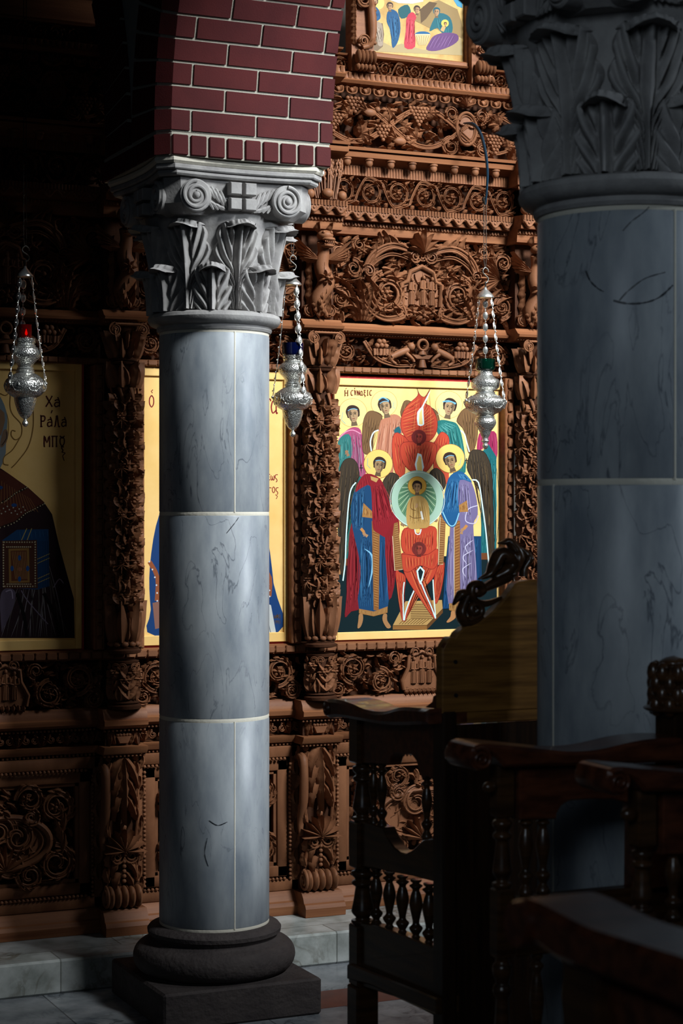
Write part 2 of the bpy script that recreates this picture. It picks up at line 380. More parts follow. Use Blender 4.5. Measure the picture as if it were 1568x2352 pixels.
LEAF = []
def column(cx, cy, label, joints, vjoints, rot, z_shaft=(.297, 2.38), veins=None):
    t = thing('marble_column', label, 'column', loc=(cx, cy, 0))
    MB().add(cbox(-.29, .29, -.29, .29, 0, .127, .008)).build('plinth', M_BASE, t, smooth=0)['label'] = 'dark stone plinth'
    pb = [(.2, .127), (.262, .127)]+[(.235+.053*cos(a), .181+.054*sin(a)) for a in np.linspace(-1.2, 1.45, 14)]+[(.238, .238), (.222, .246), (.226, .256), (.236, .262), (.238, .276), (.23, .286), (.205, .2935), (.18, .2935)]
    MB().add(lathe(pb, 72)).build('base', M_BASE, t, smooth=35)['label'] = 'dark rounded stone base moulding'
    R = .1955; zs = [z_shaft[0]]+joints+[z_shaft[1]]
    for i in range(len(zs)-1):
        a, b = zs[i]+.0055, zs[i+1]-.0055
        d = MB().add(lathe([(R-.01, a), (R-.002, a+.0005), (R, a+.004), (R, b-.004), (R-.002, b-.0005), (R-.01, b)], 96))
        if veins and i in veins:
            for path, wd in veins[i]:
                P = smoothp(path, 6); V = []; rn = random.Random(5)
                for k, (px, py) in enumerate(P):
                    # where the ray through the pixel meets the shaft
                    uu = (px-784)/F; dx, dy = uu*CT+ST, CT-uu*ST
                    A_ = dx*dx+dy*dy; B_ = -2*(cx*dx+cy*dy); Cc = cx*cx+cy*cy-(R+.0006)**2
                    tt = (-B_-sqrt(max(B_*B_-4*A_*Cc, 0)))/(2*A_)
                    V.append((dx*tt-cx, dy*tt-cy, EYE+(1176-py)/F*tt))
                d.add(tube(V, [wd*(.4+rn.random()) for _ in V], 5, flat=.15, up=(V[0][0], V[0][1], 0)), 1)
        d.build('drum', [M_MARBLE, M_VEIN], t, smooth=35)
    for z in zs[1:-1]+[zs[0], zs[-1]]:
        MB().add(lathe([(R-.02, z-.0065), (R-.0015, z-.0065), (R-.0002, z), (R-.0015, z+.0065), (R-.02, z+.0065)], 72)).build('mortar_joint', M_BED, t, smooth=35)
    for (a, za, zb) in vjoints:
        V = []
        for z in (za+.004, zb-.004):
            for k in range(4): V.append(((R+(.0012 if k in (1, 2) else -.002))*cos(a+(k-1.5)*.015), (R+(.0012 if k in (1, 2) else -.002))*sin(a+(k-1.5)*.015), z))
        MB().add((np.array(V), [(0, 1, 5, 4), (1, 2, 6, 5), (2, 3, 7, 6)])).build('mortar_joint', M_BED, t, smooth=35)
    MB().add(lathe([(.19, 2.383), (.2, 2.384), (.205, 2.392), (.204, 2.402), (.214, 2.405), (.226, 2.41), (.234, 2.42), (.237, 2.43), (.233, 2.441), (.222, 2.447), (.19, 2.447)], 96)).build('neck_ring', M_STONE, t, smooth=35)
    rof = lambda z: .198+.05*np.clip((z-2.447)/.34, 0, 1)**2.0
    zb = np.linspace(2.445, 2.80, 14)
    cap = MB().add(lathe([(float(rof(z)), z) for z in zb]+[(.2, 2.80)], 64)).build('capital', M_STONE, t, smooth=45)
    if not LEAF:
        LEAF.append(MB().add(acanthus((0, 0, 0), 0, 2.447, 2.588, rof, .075, .030, 2.7, .030, .8)).build('acanthus_leaf', M_STONE, None, smooth=60).data)
        LEAF.append(MB().add(acanthus((0, 0, 0), 0, 2.452, 2.735, rof, .086, .031, 5.0, .022, .62, .66)).build('acanthus_leaf', M_STONE, None, smooth=60).data)
        for m_ in LEAF: bpy.data.objects.remove([o for o in C.objects if o.data == m_][0])
    for k in range(8):
        for j in (0, 1):
            o = bpy.data.objects.new('acanthus_leaf', LEAF[j]); C.objects.link(o); o.parent = cap; o.rotation_euler.z = -pi/2+pi/8+k*pi/4+rot+j*pi/8
    # volute block and abacus with hollow sides and cut corners
    def plan(h, c, d):
        pts = []
        for k in range(4):
            a = -pi/2+k*pi/2
            for s in np.linspace(-1, 1, 11):
                x, y = s*(h-c), -(h-d*(1-s*s)); pts.append((x*cos(a+pi/2)-y*sin(a+pi/2), x*sin(a+pi/2)+y*cos(a+pi/2)))
        return pts
    fz = lambda a, b, d: (a, b, d)
    vb = MB()
    lv = [(plan(.225, .035, .012), 2.768), (plan(.262, .045, .02), 2.80), (plan(.268, .045, .02), 2.886)]
    V = [(x, y, z) for p, z in lv for x, y in p]; n = 44
    vb.add((np.array(V), [(i*n+j, i*n+(j+1)%n, (i+1)*n+(j+1)%n, (i+1)*n+j) for i in range(2) for j in range(n)]+[tuple(range(n))[::-1], tuple(range(2*n, 3*n))]))
    vb.build('volute_block', M_STONE, cap, smooth=30)
    for k in range(4):
        a = k*pi/2
        def place(x, z, d): return (x*cos(a)-(-(.268+d))*sin(a), x*sin(a)+(-(.268+d))*cos(a), z)
        fl = lambda p, q, d: place(p, q, d)
        for sx in (-1, 1):
            vm = MB(); cx0, cz0 = sx*.168, 2.826
            pr = [(cx0+.056*cos(q), cz0+.056*sin(q)) for q in np.linspace(0, 2*pi, 28, False)]
            vm.add(bprism(pr, fl, -.05, .006, .004))
            sp = spiral2(cx0, cz0, .049, .012, 2.0, pi/2, -sx, 60)
            vm.add(tube([place(x, z, .008) for x, z in sp], [.007, .006, .005], 8)); vm.add(ball(place(cx0, cz0, .006), .013, 10, 8))
            vm.build('volute', M_STONE, cap, smooth=40)
            # leaves between the volute and the cross
            lf = MB()
            for q in range(4):
                x0 = sx*(.105-.017*q); z0_, z1_ = 2.868-.006*q, 2.822-.013*q
                P = smoothp([(x0+sx*.02, z0_), (x0+sx*.006, (z0_+z1_)/2), (x0-sx*.012, z1_)], 5)
                lf.add(tube([place(x, z, -.014) for x, z in P], [.004, .009, .003], 6))
                P = smoothp([(x0+sx*.035, z0_-.05), (x0+sx*.012, z0_-.06), (x0-sx*.006, z0_-.085+.006*q)], 5)
                lf.add(tube([place(x, z, -.014) for x, z in P], [.003, .008, .003], 6))
            lf.build('leaf_carving', M_STONE, cap, smooth=50)
        bo = MB()
        for x0, x1, z0_, z1_ in ((-.048, -.006, 2.784, 2.824), (.006, .048, 2.784, 2.824), (-.048, -.006, 2.836, 2.878), (.006, .048, 2.836, 2.878)):
            bo.add(bprism([(x0, z0_), (x1, z0_), (x1, z1_), (x0, z1_)], fl, -.03, .018, .004))
        bo.add(bprism([(-.042, 2.79), (.042, 2.79), (.042, 2.872), (-.042, 2.872)], fl, -.05, -.02, .002))
        bo.build('cross_boss', M_STONE, cap, smooth=30)
    ab = MB(); ab.add(bprism(plan(.296, .05, .022), fz, 2.888, 2.908, .006)); ab.add(bprism(plan(.305, .05, .022), fz, 2.906, 2.925, .004))
    ab.build('abacus', M_STONE, t, smooth=30)
    MB().add(bprism(plan(.312, .05, .022), fz, 2.925, 2.9505, .008)).build('mortar_bed', M_BED, t, smooth=30)
    return t
M_VEIN = mat('dark_vein', srgb(40, 44, 50), .5)
def jang(px, cx, cy, R=.1955):
    uu = (px-784)/F; dx, dy = uu*CT+ST, CT-uu*ST
    A_ = dx*dx+dy*dy; B_ = -2*(cx*dx+cy*dy); Cc = cx*cx+cy*cy-R*R
    tt = (-B_-sqrt(max(B_*B_-4*A_*Cc, 0)))/(2*A_); return atan2(dy*tt-cy, dx*tt-cx)
aL = jang(539, XL, YL)
column(XL, YL, 'slim grey marble column under the maroon brick arch, whole from base to capital', [1.026, 1.744], [(aL, .297, 1.026), (aL, 1.744, 2.38), (aL+pi, .297, 1.026), (aL+pi, 1.744, 2.38)], 0,
       veins={1: [([(520, 1225), (540, 1200), (548, 1188)], .0012)], 0: [([(480, 1885), (500, 1896), (522, 1888)], .0016), ([(478, 1990), (470, 1960), (476, 1925)], .0012)]})
aR = jang(1550, XR, YR); aR2 = jang(1270, XR, YR)
column(XR, YR, 'large grey marble column behind the wooden stalls, cut off by the photo edge', [.84, 1.813], [(aR, 1.813, 2.38), (aR2, .84, 1.813), (aR+pi, 1.813, 2.38)], pi/8,
       veins={2: [([(1345, 622), (1355, 645), (1372, 662), (1386, 670)], .0016), ([(1408, 690), (1440, 697), (1480, 695), (1515, 682), (1545, 655)], .0019), ([(1422, 690), (1440, 670), (1480, 640), (1528, 625)], .0013), ([(1430, 530), (1450, 508), (1475, 490), (1490, 475)], .0012)]})
# ------------------------------------------------------------------ relief carving kit: shapes in (a along, b up, h out)
def r_leaf(p, ang, L, W, bend=0, h=.012, lobes=3, base=0, nu=7, nv=11, tip=1.0, cut=.3):
    v = np.linspace(0, 1, nv); u = np.linspace(-1, 1, nu)
    a = ang+bend*v; dx = np.cos(a)*L/(nv-1); dz = np.sin(a)*L/(nv-1)
    cx = p[0]+np.concatenate([[0], np.cumsum(dx)[:-1]]); cz = p[1]+np.concatenate([[0], np.cumsum(dz)[:-1]])
    w = W*np.sin(pi*np.clip(v*.9+.1, 0, 1)**.8)*(1-cut*(.5+.5*np.cos(2*pi*lobes*v)))
    w[-1] = W*.05
    U, V = np.meshgrid(u, v)
    X = cx[:, None]-np.sin(a)[:, None]*U*w[:, None]; Z = cz[:, None]+np.cos(a)[:, None]*U*w[:, None]
    H = base+h*((.4+.6*np.sin(pi*np.clip(V, 0, 1)))*(1-.55*U*U)+.35*np.exp(-(U/.18)**2)-.22*np.abs(np.sin(pi*(lobes*V-.5*np.abs(U))))*(np.abs(U) > .2)+tip*.7*V**3)
    H = np.where(np.abs(U) > .99, base-.004, H)
    P = np.stack([X, Z, H], -1).reshape(-1, 3)
    return P, [(i*nu+j, i*nu+j+1, (i+1)*nu+j+1, (i+1)*nu+j) for i in range(nv-1) for j in range(nu-1)]
def r_tube(path2, rad, h=.01, n=6):
    P = np.asarray(path2, float); H = np.full(len(P), h) if np.isscalar(h) else np.interp(np.linspace(0, 1, len(P)), np.linspace(0, 1, len(h)), h)
    return tube(np.stack([P[:,0], P[:,1], H], -1), rad, n, up=(0, 0, 1))
def r_flower(mb, c, r, n=6, h=.012, base=0, rot=0):
    for k in range(n):
        a = rot+2*pi*k/n; mb.add(r_leaf((c[0]+.18*r*cos(a), c[1]+.18*r*sin(a)), a, r*.85, r*.42, 0, h, 1, base, 5, 6, .2, .15))
    mb.add(ball((c[0], c[1], base+h*.9), (r*.27, r*.27, h*.8), 8, 5))
def r_grapes(mb, c, r, rows=5, gr=.0085, base=.006, ang=-pi/2):
    k = 0
    for i in range(rows):
        cnt = max(1, rows-i)
        for j in range(cnt):
            a = -i*gr*1.55; b = (j-(cnt-1)/2)*gr*1.85
            x = c[0]+cos(ang)*(-a)-sin(ang)*b; z = c[1]+sin(ang)*(-a)+cos(ang)*b
            mb.add(ball((x, z, base+gr*.9*(1-.3*abs(b)/(rows*gr))), gr, 7, 5))
def strap(mb, P, rad, h):
    "grooved band: two raised edges over a lower core"
    P = np.asarray(P, float); T = np.gradient(P, axis=0); T /= np.linalg.norm(T, axis=1)[:, None]+1e-9; N = np.stack([-T[:,1], T[:,0]], -1); n = len(P)
    tp = np.interp(np.linspace(0, 1, n), [0, .3, .7, 1], [1, 1.1, .8, .5])[:, None]
    mb.add(r_tube(P, rad*tp[:,0]*.8, [h*.5, h*.9, h*.7]))
    for s in (-1, 1): mb.add(r_tube(P+N*s*rad*.72*tp, rad*tp[:,0]*.42, [h*.8, h*1.35, h*1.1], 6))
def r_scroll(mb, c, r, a0, sg=1, turns=1.35, rad=.006, h=.014, leaves=5, inner=.28, lw=.35):
    t = np.linspace(0, 1, 34); rr = r*(1-(1-inner)*t); a = a0+sg*2*pi*turns*t
    P = np.stack([c[0]+rr*np.cos(a), c[1]+rr*np.sin(a)], -1)
    strap(mb, P, rad, h)
    for k in range(leaves):
        i = int(3+k*26/leaves); tan = a[i]+sg*pi/2
        mb.add(r_leaf(P[i], tan+sg*-.75, r*(.62-.06*k), r*lw*(.5-.03*k), sg*1.5, h*.9, 4, h*.35))
        mb.add(r_leaf(P[i], tan+sg*.7, r*.40, r*lw*.38, -sg*1.2, h*.8, 3, h*.4)); mb.add(r_leaf(P[min(33, i+2)], tan-sg*.25, r*.42, r*lw*.3, sg*.9, h*.9, 3, h*.5))
def r_filler(mb, x0, x1, z0, z1, n, size, h, rnd, base=-.012):
    for _ in range(int(n*2.4)):
        a = rnd.uniform(0, 2*pi); L = size*rnd.uniform(.55, 1.15)
        p = (rnd.uniform(x0, x1), rnd.uniform(z0, z1)); q = (p[0]+L*cos(a), p[1]+L*sin(a))
        if x0 < q[0] < x1 and z0 < q[1] < z1: mb.add(r_leaf(p, a, L, L*.24, rnd.uniform(-1.8, 1.8), h, 3, base+rnd.uniform(-.006, .01), 7, 9, 1.2, .4))
def flat(Y): return lambda P: np.stack([P[:,0], Y-P[:,2], P[:,1]], -1)
def cyl(cx, cy, r): return lambda P: np.stack([cx+(r+P[:,2])*np.sin(P[:,0]/r), cy-(r+P[:,2])*np.cos(P[:,0]/r), P[:,1]], -1)
def r_figure(mb, x, z, H, base=.006, lean=0):
    "small standing robed figure in relief"
    w = H*.15
    prof = [(0, w*.85), (.25, w*.8), (.5, w*.72), (.68, w*.9), (.78, w*.8), (.83, w*.32)]
    for k, (t, ww) in enumerate(prof[:-1]):
        t2, w2 = prof[k+1]
        nn = 9; V = []
        for (tt, w_) in ((t, ww), (t2, w2)):
            for j in range(nn):
                q = -1+2*j/(nn-1); V.append((x+lean*tt*H+q*w_, z+tt*H, base+(H*.1)*sqrt(max(0, 1-q*q))*(1+.12*cos(9*q))))
        mb.add((np.array(V), [(j, j+1, nn+j+1, nn+j) for j in range(nn-1)]))
    mb.add(ball((x+lean*H, z+H*.91, base+H*.06), (H*.06, H*.08, H*.07), 10, 7))
    for s in (-1, 1):
        mb.add(r_tube([(x+lean*H+s*w*.8, z+H*.74), (x+s*w*1.0, z+H*.55), (x+s*w*.15, z+H*.52)], [H*.045, H*.04, H*.03], base+H*.09))
    for q in (-.5, -.15, .2, .55): mb.add(r_tube([(x+q*w, z+H*.02), (x+q*w*.8, z+H*.45)], H*.012, base+H*.095))

YI = 7.10; YG = 7.088; YW = 7.165
XP = [1.37, 2.268, 3.097, 4.085, 5.0]           # pilaster axes
PW = .088                                     # half width of the ressauts over the pilasters
RES = .085
def nm(o, s): o['label'] = s; return o

def panel(label, x0, x1, z0, z1, kind, bay, group, Y=YG, seed=1, cat='carved frieze', open_=True):
    t = thing('carved_frieze', label, cat, group, loc=((x0+x1)/2, Y, z0))
    rnd = random.Random(seed*17+bay); W = x1-x0; H = z1-z0; cx = (x0+x1)/2; cz = (z0+z1)/2
    T = lambda P: flat(Y)(P)-np.array(((x0+x1)/2, Y, z0))
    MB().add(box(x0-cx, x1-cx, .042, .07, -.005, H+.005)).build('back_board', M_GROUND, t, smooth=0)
    mb = MB(); fl = []; gr = []; extra = []
    if kind == 'scroll':
        n = max(2, round(W/(H*1.02))); st = W/n
        for i in range(n):
            s = 1 if i % 2 == 0 else -1; c = (x0+(i+.5)*st, cz+s*H*.02); r = .44*min(H, st)
            r_scroll(mb, c, r, -s*pi/2-s*.4, s, 1.4, H*.035, .018, 5)
            P = smoothp([(x0+i*st, cz+s*H*.30), (x0+(i+.12)*st, cz-s*H*.05), (x0+(i+.4)*st, cz-s*H*.46), (x0+(i+.85)*st, cz-s*H*.36), (x0+(i+1)*st, cz-s*H*.30)], 5)
            strap(mb, P, H*.035, .015)
            for q in (0, 1, 2, 3):
                a = (q+.5)*pi/2; mb.add(r_leaf((c[0]+r*1.02*cos(a), c[1]+r*1.0*sin(a)), a+rnd.uniform(-.5, .5), H*.22, H*.08, rnd.uniform(-1, 1), .012, 2, .002))
            fl.append((c, r*.42, 5+i % 3))
        r_filler(mb, x0, x1, z0, z1, int(80*W/.8), H*.24, .012, rnd)
    elif kind == 'vine':
        # grape vine: wavy stem, big leaves, hanging clusters, an oval shield
        for k, (dx, w_) in enumerate(((0, 1), (.5, 1))):
            P = smoothp([(x0+W*q, cz+H*.36*sin(q*2*pi*1.5+dx*2*pi)) for q in np.linspace(0, 1, 14)], 4); strap(mb, P, .010, .014)
        for (q, b, L, ang) in ((.02, .85, .45, -.9), (.2, .3, .5, .4), (.33, .78, .42, -1.6), (.46, .28, .45, 2.3), (.52, .8, .35, .1), (.86, .7, .42, 2.6), (.9, .3, .4, .6), (.14, .62, .34, 2.2), (.4, .5, .36, -.3), (.97, .8, .35, 4)):
            p = (x0+W*q, z0+H*b)
            for d in (-1.3, -.65, 0, .65, 1.3): mb.add(r_leaf(p, ang+d, H*L*(.62-.14*abs(d)), H*.085, d*.25, .016, 3, .008))
        for (q, b, rw) in ((.07, .6, 6), (.17, .93, 5), (.3, .46, 5), (.47, .86, 6), (.84, .46, 6), (.965, .88, 5)): gr.append(((x0+W*q, z0+H*b), rw))
        for (q, b, ang) in ((.24, .7, .1), (.38, .22, .5)):      # two small birds
            m = MB(); p = (x0+W*q, z0+H*b)
            m.add(ball((p[0], p[1], .016), (.032, .018, .014), 10, 7)).add(ball((p[0]+.034, p[1]+.014, .018), .013, 8, 6)).add(r_leaf((p[0]+.044, p[1]+.014), 0, .014, .004, 0, .008, 1, .014))
            for d in (-.3, .1, .5): m.add(r_leaf((p[0]-.012, p[1]+.006), 2.6+d, .06, .012, -.3, .012, 3, .014))
            extra.append(('bird', m))
        ov = MB(); oc = (x0+W*.70, z0+H*.56); a = np.linspace(0, 2*pi, 40)
        ov.add(prism([(oc[0]+.046*cos(q), oc[1]+.066*sin(q)) for q in a[:-1]], lambda p, q, d: (p, q, d), 0, .016))
        for rr, r_ in ((1, .007), (.8, .003)): ov.add(r_tube(np.stack([oc[0]+.047*rr*np.cos(a), oc[1]+.068*rr*np.sin(a)], -1), r_, .018))
        extra.append(('oval_shield', ov)); sh = MB()
        for d in np.linspace(-1.2, 1.2, 7): sh.add(r_leaf((oc[0], z0+H*.98), pi/2+d, .05, .010, 0, .016, 1, .01))
        extra.append(('shell', sh))
        for s in (-1, 1):
            r_scroll(mb, (oc[0]+s*.075, z0+H*.2), .04, pi/2, -s, 1.3, .007, .018, 4); r_scroll(mb, (oc[0]+s*.07, z0+H*.82), .032, -pi/2, s, 1.3, .006, .018, 4)
        r_filler(mb, x0, x1, z0, z1, 120, H*.24, .016, rnd, -.004)
    elif kind == 'grand':
        # two big foliate scrolls flanking an arched niche with three figures, arching ribs and a palmette
        for s in (-1, 1):
            X = lambda q: cx+s*q*W
            r_scroll(mb, (X(.19), z0+H*.36), H*.235, (pi/2 if s > 0 else pi/2)-s*.2, -s, 1.45, .013, .026, 7)
            fl += [((X(.19), z0+H*.37), .036, 6), ((X(.155), z0+H*.18), .02, 5), ((X(.23), z0+H*.55), .02, 5)]
            P = smoothp([(X(.30), z0+H*.60), (X(.26), z0+H*.78), (X(.17), z0+H*.90), (X(.07), z0+H*.86), (X(.0), z0+H*.76)], 6)
            strap(mb, P, .014, .024); strap(mb, P-np.array((0, .034)), .007, .018)
            r_scroll(mb, (X(.045), z0+H*.80), .028, pi/2, s, 1.3, .008, .028, 2); r_scroll(mb, (X(.285), z0+H*.60), .026, pi, s, 1.2, .008, .026, 2)
            for k in range(7): i = 3+k*3; mb.add(r_leaf(P[min(i, len(P)-1)], (pi/2 if s < 0 else pi/2)+s*(.9-.35*k), .075, .02, -s*.8, .018, 3, .012))
            # tall fan of plumes rising outside the scroll
            for k in range(6):
                mb.add(r_leaf((X(.335-.012*k), z0+H*.03), pi/2+s*(-.25+.17*k), H*(.56-.045*k), .024, -s*(1.2-.35*k), .026, 7, .006, 9, 22, 1.2, .5))
                if k < 5: mb.add(r_leaf((X(.33-.012*k), z0+H*(.12+.05*k)), pi/2+s*(-.7+.3*k), H*.24, .016, -s*1.4, .022, 4, .014, 7, 14, 1.2, .5))
            r_scroll(mb, (X(.43), z0+H*.27), H*.15, -pi/2, s, 1.4, .010, .022, 6); r_scroll(mb, (X(.44), z0+H*.78), H*.13, -pi/2, -s, 1.3, .009, .02, 6)
            r_scroll(mb, (X(.36), z0+H*.62), H*.11, pi/2, s, 1.2, .009, .02, 5); r_scroll(mb, (X(.33), z0+H*.90), H*.08, pi/2, -s, 1.2, .008, .018, 4)
            fl += [((X(.43), z0+H*.27), .022, 6), ((X(.44), z0+H*.78), .02, 6), ((X(.31), z0+H*.82), .024, 6), ((X(.13), z0+H*.68), .02, 5), ((X(.24), z0+H*.93), .02, 6)]
            for k in range(5): mb.add(r_leaf((X(.27), z0+H*.50), -pi/2+.33*(k-2), .085, .012, 0, .018, 1, .016))     # shell drop
            P = smoothp([(X(.13), z0+H*.28), (X(.1), z0+H*.12), (X(.19), z0+H*.06), (X(.27), z0+H*.14), (X(.32), z0+H*.3)], 6); strap(mb, P, .012, .022)
            for k in range(6): mb.add(r_leaf(P[4+k*4], -pi/2*s+pi/2+s*(.2+.35*k), .07, .016, s*.9, .02, 3, .012))
            if s > 0:
                for k in range(9): mb.add(r_leaf((X(.42), z0+H*.58), pi*.62+.22*k, .10+.01*(k % 3), .018, .2, .02, 2, .014))
        # niche
        ni = MB(); Hn = H*.46; zb = z0+H*.23; wn = .088
        out = [(cx-wn, zb), (cx+wn, zb), (cx+wn*1.05, zb+Hn*.55), (cx+wn*.72, zb+Hn*.62), (cx+wn*.6, zb+Hn*.86), (cx, zb+Hn), (cx-wn*.6, zb+Hn*.86), (cx-wn*.72, zb+Hn*.62), (cx-wn*1.05, zb+Hn*.55)]
        ni.add(prism(out, lambda p, q, d: (p, q, d), -.01, .010)); ni.add(r_tube(np.array(out[1:]+out[:1]), .011, .016))
        r_scroll(ni, (cx-wn*1.18, zb+.01), .022, pi/2, 1, 1.2, .007, .018, 0); r_scroll(ni, (cx+wn*1.18, zb+.01), .022, pi/2, -1, 1.2, .007, .018, 0)
        extra.append(('niche', ni)); fg = MB()
        for dx, hh in ((-.045, .9), (.008, 1), (.048, .96)): r_figure(fg, cx+dx, zb+.005, Hn*.76*hh, .012)
        extra.append(('figure_group', fg))
        for dx, dz, rr in ((-.04, .07, .03), (.008, .055, .033), (.05, .075, .028), (-.075, .05, .022), (.085, .05, .022)): fl.append(((cx+dx, z0+H*dz*2.2), rr, 6))
        pm = MB()
        for k in range(7): pm.add(r_leaf((cx, z0+H*.84), pi/2+(k-3)*.36, H*.27-.008*abs(k-3), .018, (k-3)*.16, .03, 2, .02))
        extra.append(('palmette', pm))
        r_filler(mb, x0, x1, z0, z1, 210, .07, .016, rnd, -.008)
    elif kind == 'lions':
        for s in (-1, 1):
            X = lambda q: cx+s*q*W
            r_scroll(mb, (X(.40), cz), H*.36, pi/2, -s, 1.4, .008, .02, 6); fl.append(((X(.40), cz), .026, 6))
            P = smoothp([(X(.30), z0+H*.85), (X(.24), z0+H*.3), (X(.14), z0+H*.08), (X(.05), z0+H*.1)], 5); strap(mb, P, .008, .016)
            for k in range(5): mb.add(r_leaf(P[2+k*3], pi/2+s*(.9-.4*k), H*.34, .012, -s*.8, .018, 3, .006))
            for k in range(5): mb.add(r_leaf((X(.22-.02*k), z0+H*.15), pi/2+s*(.8-.3*k), H*.42, .016, s*.5, .018, 3, .004))
            m = MB(); p = (X(.115), z0+H*.42)        # lion, head towards the fountain
            m.add(r_tube(smoothp([(X(.165), z0+H*.36), (X(.12), z0+H*.5), (X(.075), z0+H*.62)], 4), [.014, .016, .015], .02)); m.add(ball((X(.062), z0+H*.72, .026), (.018, .018, .016), 10, 7))
            for d in range(8): m.add(r_leaf((X(.066), z0+H*.72), d*pi/4, .026, .008, .3, .01, 1, .016))
            m.add(r_tube(smoothp([(X(.09), z0+H*.5), (X(.06), z0+H*.35), (X(.045), z0+H*.22)], 4), [.009, .007, .006], .026)); m.add(r_tube(smoothp([(X(.15), z0+H*.4), (X(.165), z0+H*.25), (X(.14), z0+H*.14)], 4), [.011, .008, .006], .022))
            m.add(r_tube(smoothp([(X(.17), z0+H*.4), (X(.2), z0+H*.55), (X(.18), z0+H*.75)], 4), [.005, .004, .006], .02)); extra.append(('lion', m))
            b = MB(); p = (X(.215), z0+H*.55)       # fruit basket
            b.add(bprism([(p[0]-.032, p[1]-.02), (p[0]+.032, p[1]-.02), (p[0]+.04, p[1]+.008), (p[0]-.04, p[1]+.008)], lambda u, v, d: (u, v, d), .004, .026, .003))
            for k in range(6): b.add(r_tube([(p[0]-.034+.0135*k, p[1]-.02), (p[0]-.036+.0145*k, p[1]+.008)], .004, .026))
            for q in ((-.02, .02), (0, .022), (.02, .02), (-.01, .038), (.01, .038)): b.add(ball((p[0]+q[0], p[1]+q[1], .02), .012, 8, 6))
            extra.append(('fruit_basket', b))
        b = MB(); a = np.linspace(0, 2*pi, 24); b.add(r_tube(np.stack([cx+.022*np.cos(a), z0+H*.78+.022*np.sin(a)], -1), .007, .026))
        b.add(bprism([(cx-.03, z0+H*.3), (cx+.03, z0+H*.3), (cx+.05, z0+H*.46), (cx-.05, z0+H*.46)], lambda u, v, d: (u, v, d), .004, .028, .004)); b.add(r_tube([(cx, z0+H*.04), (cx, z0+H*.3)], [.02, .008, .012], .02)); b.add(r_tube([(cx, z0+H*.46), (cx, z0+H*.62)], [.02, .012], .02))
        extra.append(('fountain', b)); r_filler(mb, x0, x1, z0, z1, 120, H*.22, .012, rnd)
    elif kind == 'medal':
        # scrolls either side of an arched cartouche with three robed figures
        for s in (-1, 1):
            X = lambda q: cx+s*q*W
            r_scroll(mb, (X(.36), z0+H*.62), H*.33, -pi/2, s, 1.4, .008, .02, 6); r_scroll(mb, (X(.22), z0+H*.33), H*.29, pi/2, s, 1.4, .008, .02, 6); r_scroll(mb, (X(.44), z0+H*.2), H*.2, pi/2, -s, 1.3, .008, .02, 5)
            r_scroll(mb, (X(.15), z0+H*.82), H*.16, -pi/2, -s, 1.3, .007, .018, 4)
            fl += [((X(.36), z0+H*.62), .026, 6), ((X(.22), z0+H*.33), .024, 6), ((X(.44), z0+H*.2), .016, 5)]
        ni = MB(); wn = .082; zb = z0+H*.1
        out = [(cx-wn, zb), (cx+wn, zb), (cx+wn*1.1, zb+H*.22), (cx+wn*.75, zb+H*.5), (cx+wn*.7, zb+H*.74), (cx, zb+H*.85), (cx-wn*.7, zb+H*.74), (cx-wn*.75, zb+H*.5), (cx-wn*1.1, zb+H*.22)]
        ni.add(prism(out, lambda p, q, d: (p, q, d), -.01, .012)); ni.add(r_tube(np.array(out[1:]+out[:1]), .009, .016))
        for k in range(8): ni.add(r_leaf((cx-wn+.012+k*.0205, zb+.004), -pi/2, .026, .010, 0, .012, 1, .012))
        for s in (-1, 1): r_scroll(ni, (cx+s*.03, zb+H*.84), .02, -pi/2, s, 1.2, .007, .018, 2)
        extra.append(('cartouche', ni)); fg = MB()
        for dx in (-.036, .002, .036): r_figure(fg, cx+dx, zb+H*.14, H*.62*(1.04 if dx == .002 else .97), .012)
        extra.append(('figure_group', fg)); r_filler(mb, x0, x1, z0, z1, 130, H*.22, .012, rnd)
    elif kind == 'small':
        n = round(W/(H*1.7))
        for i in range(n):
            c = (x0+(i+.5)*W/n, cz)
            for s in (-1, 1): mb.add(r_leaf((c[0], z0+H*.1), pi/2+s*.9, H*.95, H*.2, -s*.9, .016, 3, .0)); r_scroll(mb, (c[0]+s*W/n*.34, cz), H*.26, pi/2, s, 1.1, .005, .014, 2)
            mb.add(r_leaf((c[0], z0+H*.05), pi/2, H*.9, H*.2, 0, .02, 3, .004)); fl.append(((c[0], z0+H*.62), H*.2, 5))
    elif kind == 'dado':
        # raised frame, carved oval cartouche with a big scallop shell, ears of corn and a swirling ram head
        fr = MB()
        for o_, d, e in ((0, .0, .02), (.055, -.004, .012)):
            for b in ((x0+o_, x0+o_+.045, z0+o_, z1-o_), (x1-o_-.045, x1-o_, z0+o_, z1-o_), (x0+o_, x1-o_, z0+o_, z0+o_+.045), (x0+o_, x1-o_, z1-o_-.045, z1-o_)):
                V, Fc = cbox(b[0], b[1], b[2], b[3], d, d+e, .004); fr.add((V, Fc))
        for b in ((x0, x0+.115, z0, z1), (x1-.115, x1, z0, z1), (x0, x1, z0, z0+.115), (x0, x1, z1-.115, z1)): fr.add(bprism([(b[0], b[2]), (b[1], b[2]), (b[1], b[3]), (b[0], b[3])], lambda p, q, d: (p, q, d), -.03, -.002, .003))
        nb = int((H-.1)/.0165)
        for s in (x0+.05, x1-.05):
            for i in range(nb): fr.add(ball((s, z0+.05+i*.0165, .022), .0072, 6, 5))
        for i in range(int((W-.1)/.0165)):
            for zz in (z0+.05, z1-.05): fr.add(ball((x0+.05+i*.0165, zz, .022), .0072, 6, 5))
        extra.append(('frame', fr))
        i0, i1, j0, j1 = x0+.12, x1-.12, z0+.12, z1-.12; hw, hh = (i1-i0)/2, (j1-j0)/2
        ca = MB(); a = np.linspace(0, 2*pi, 40)
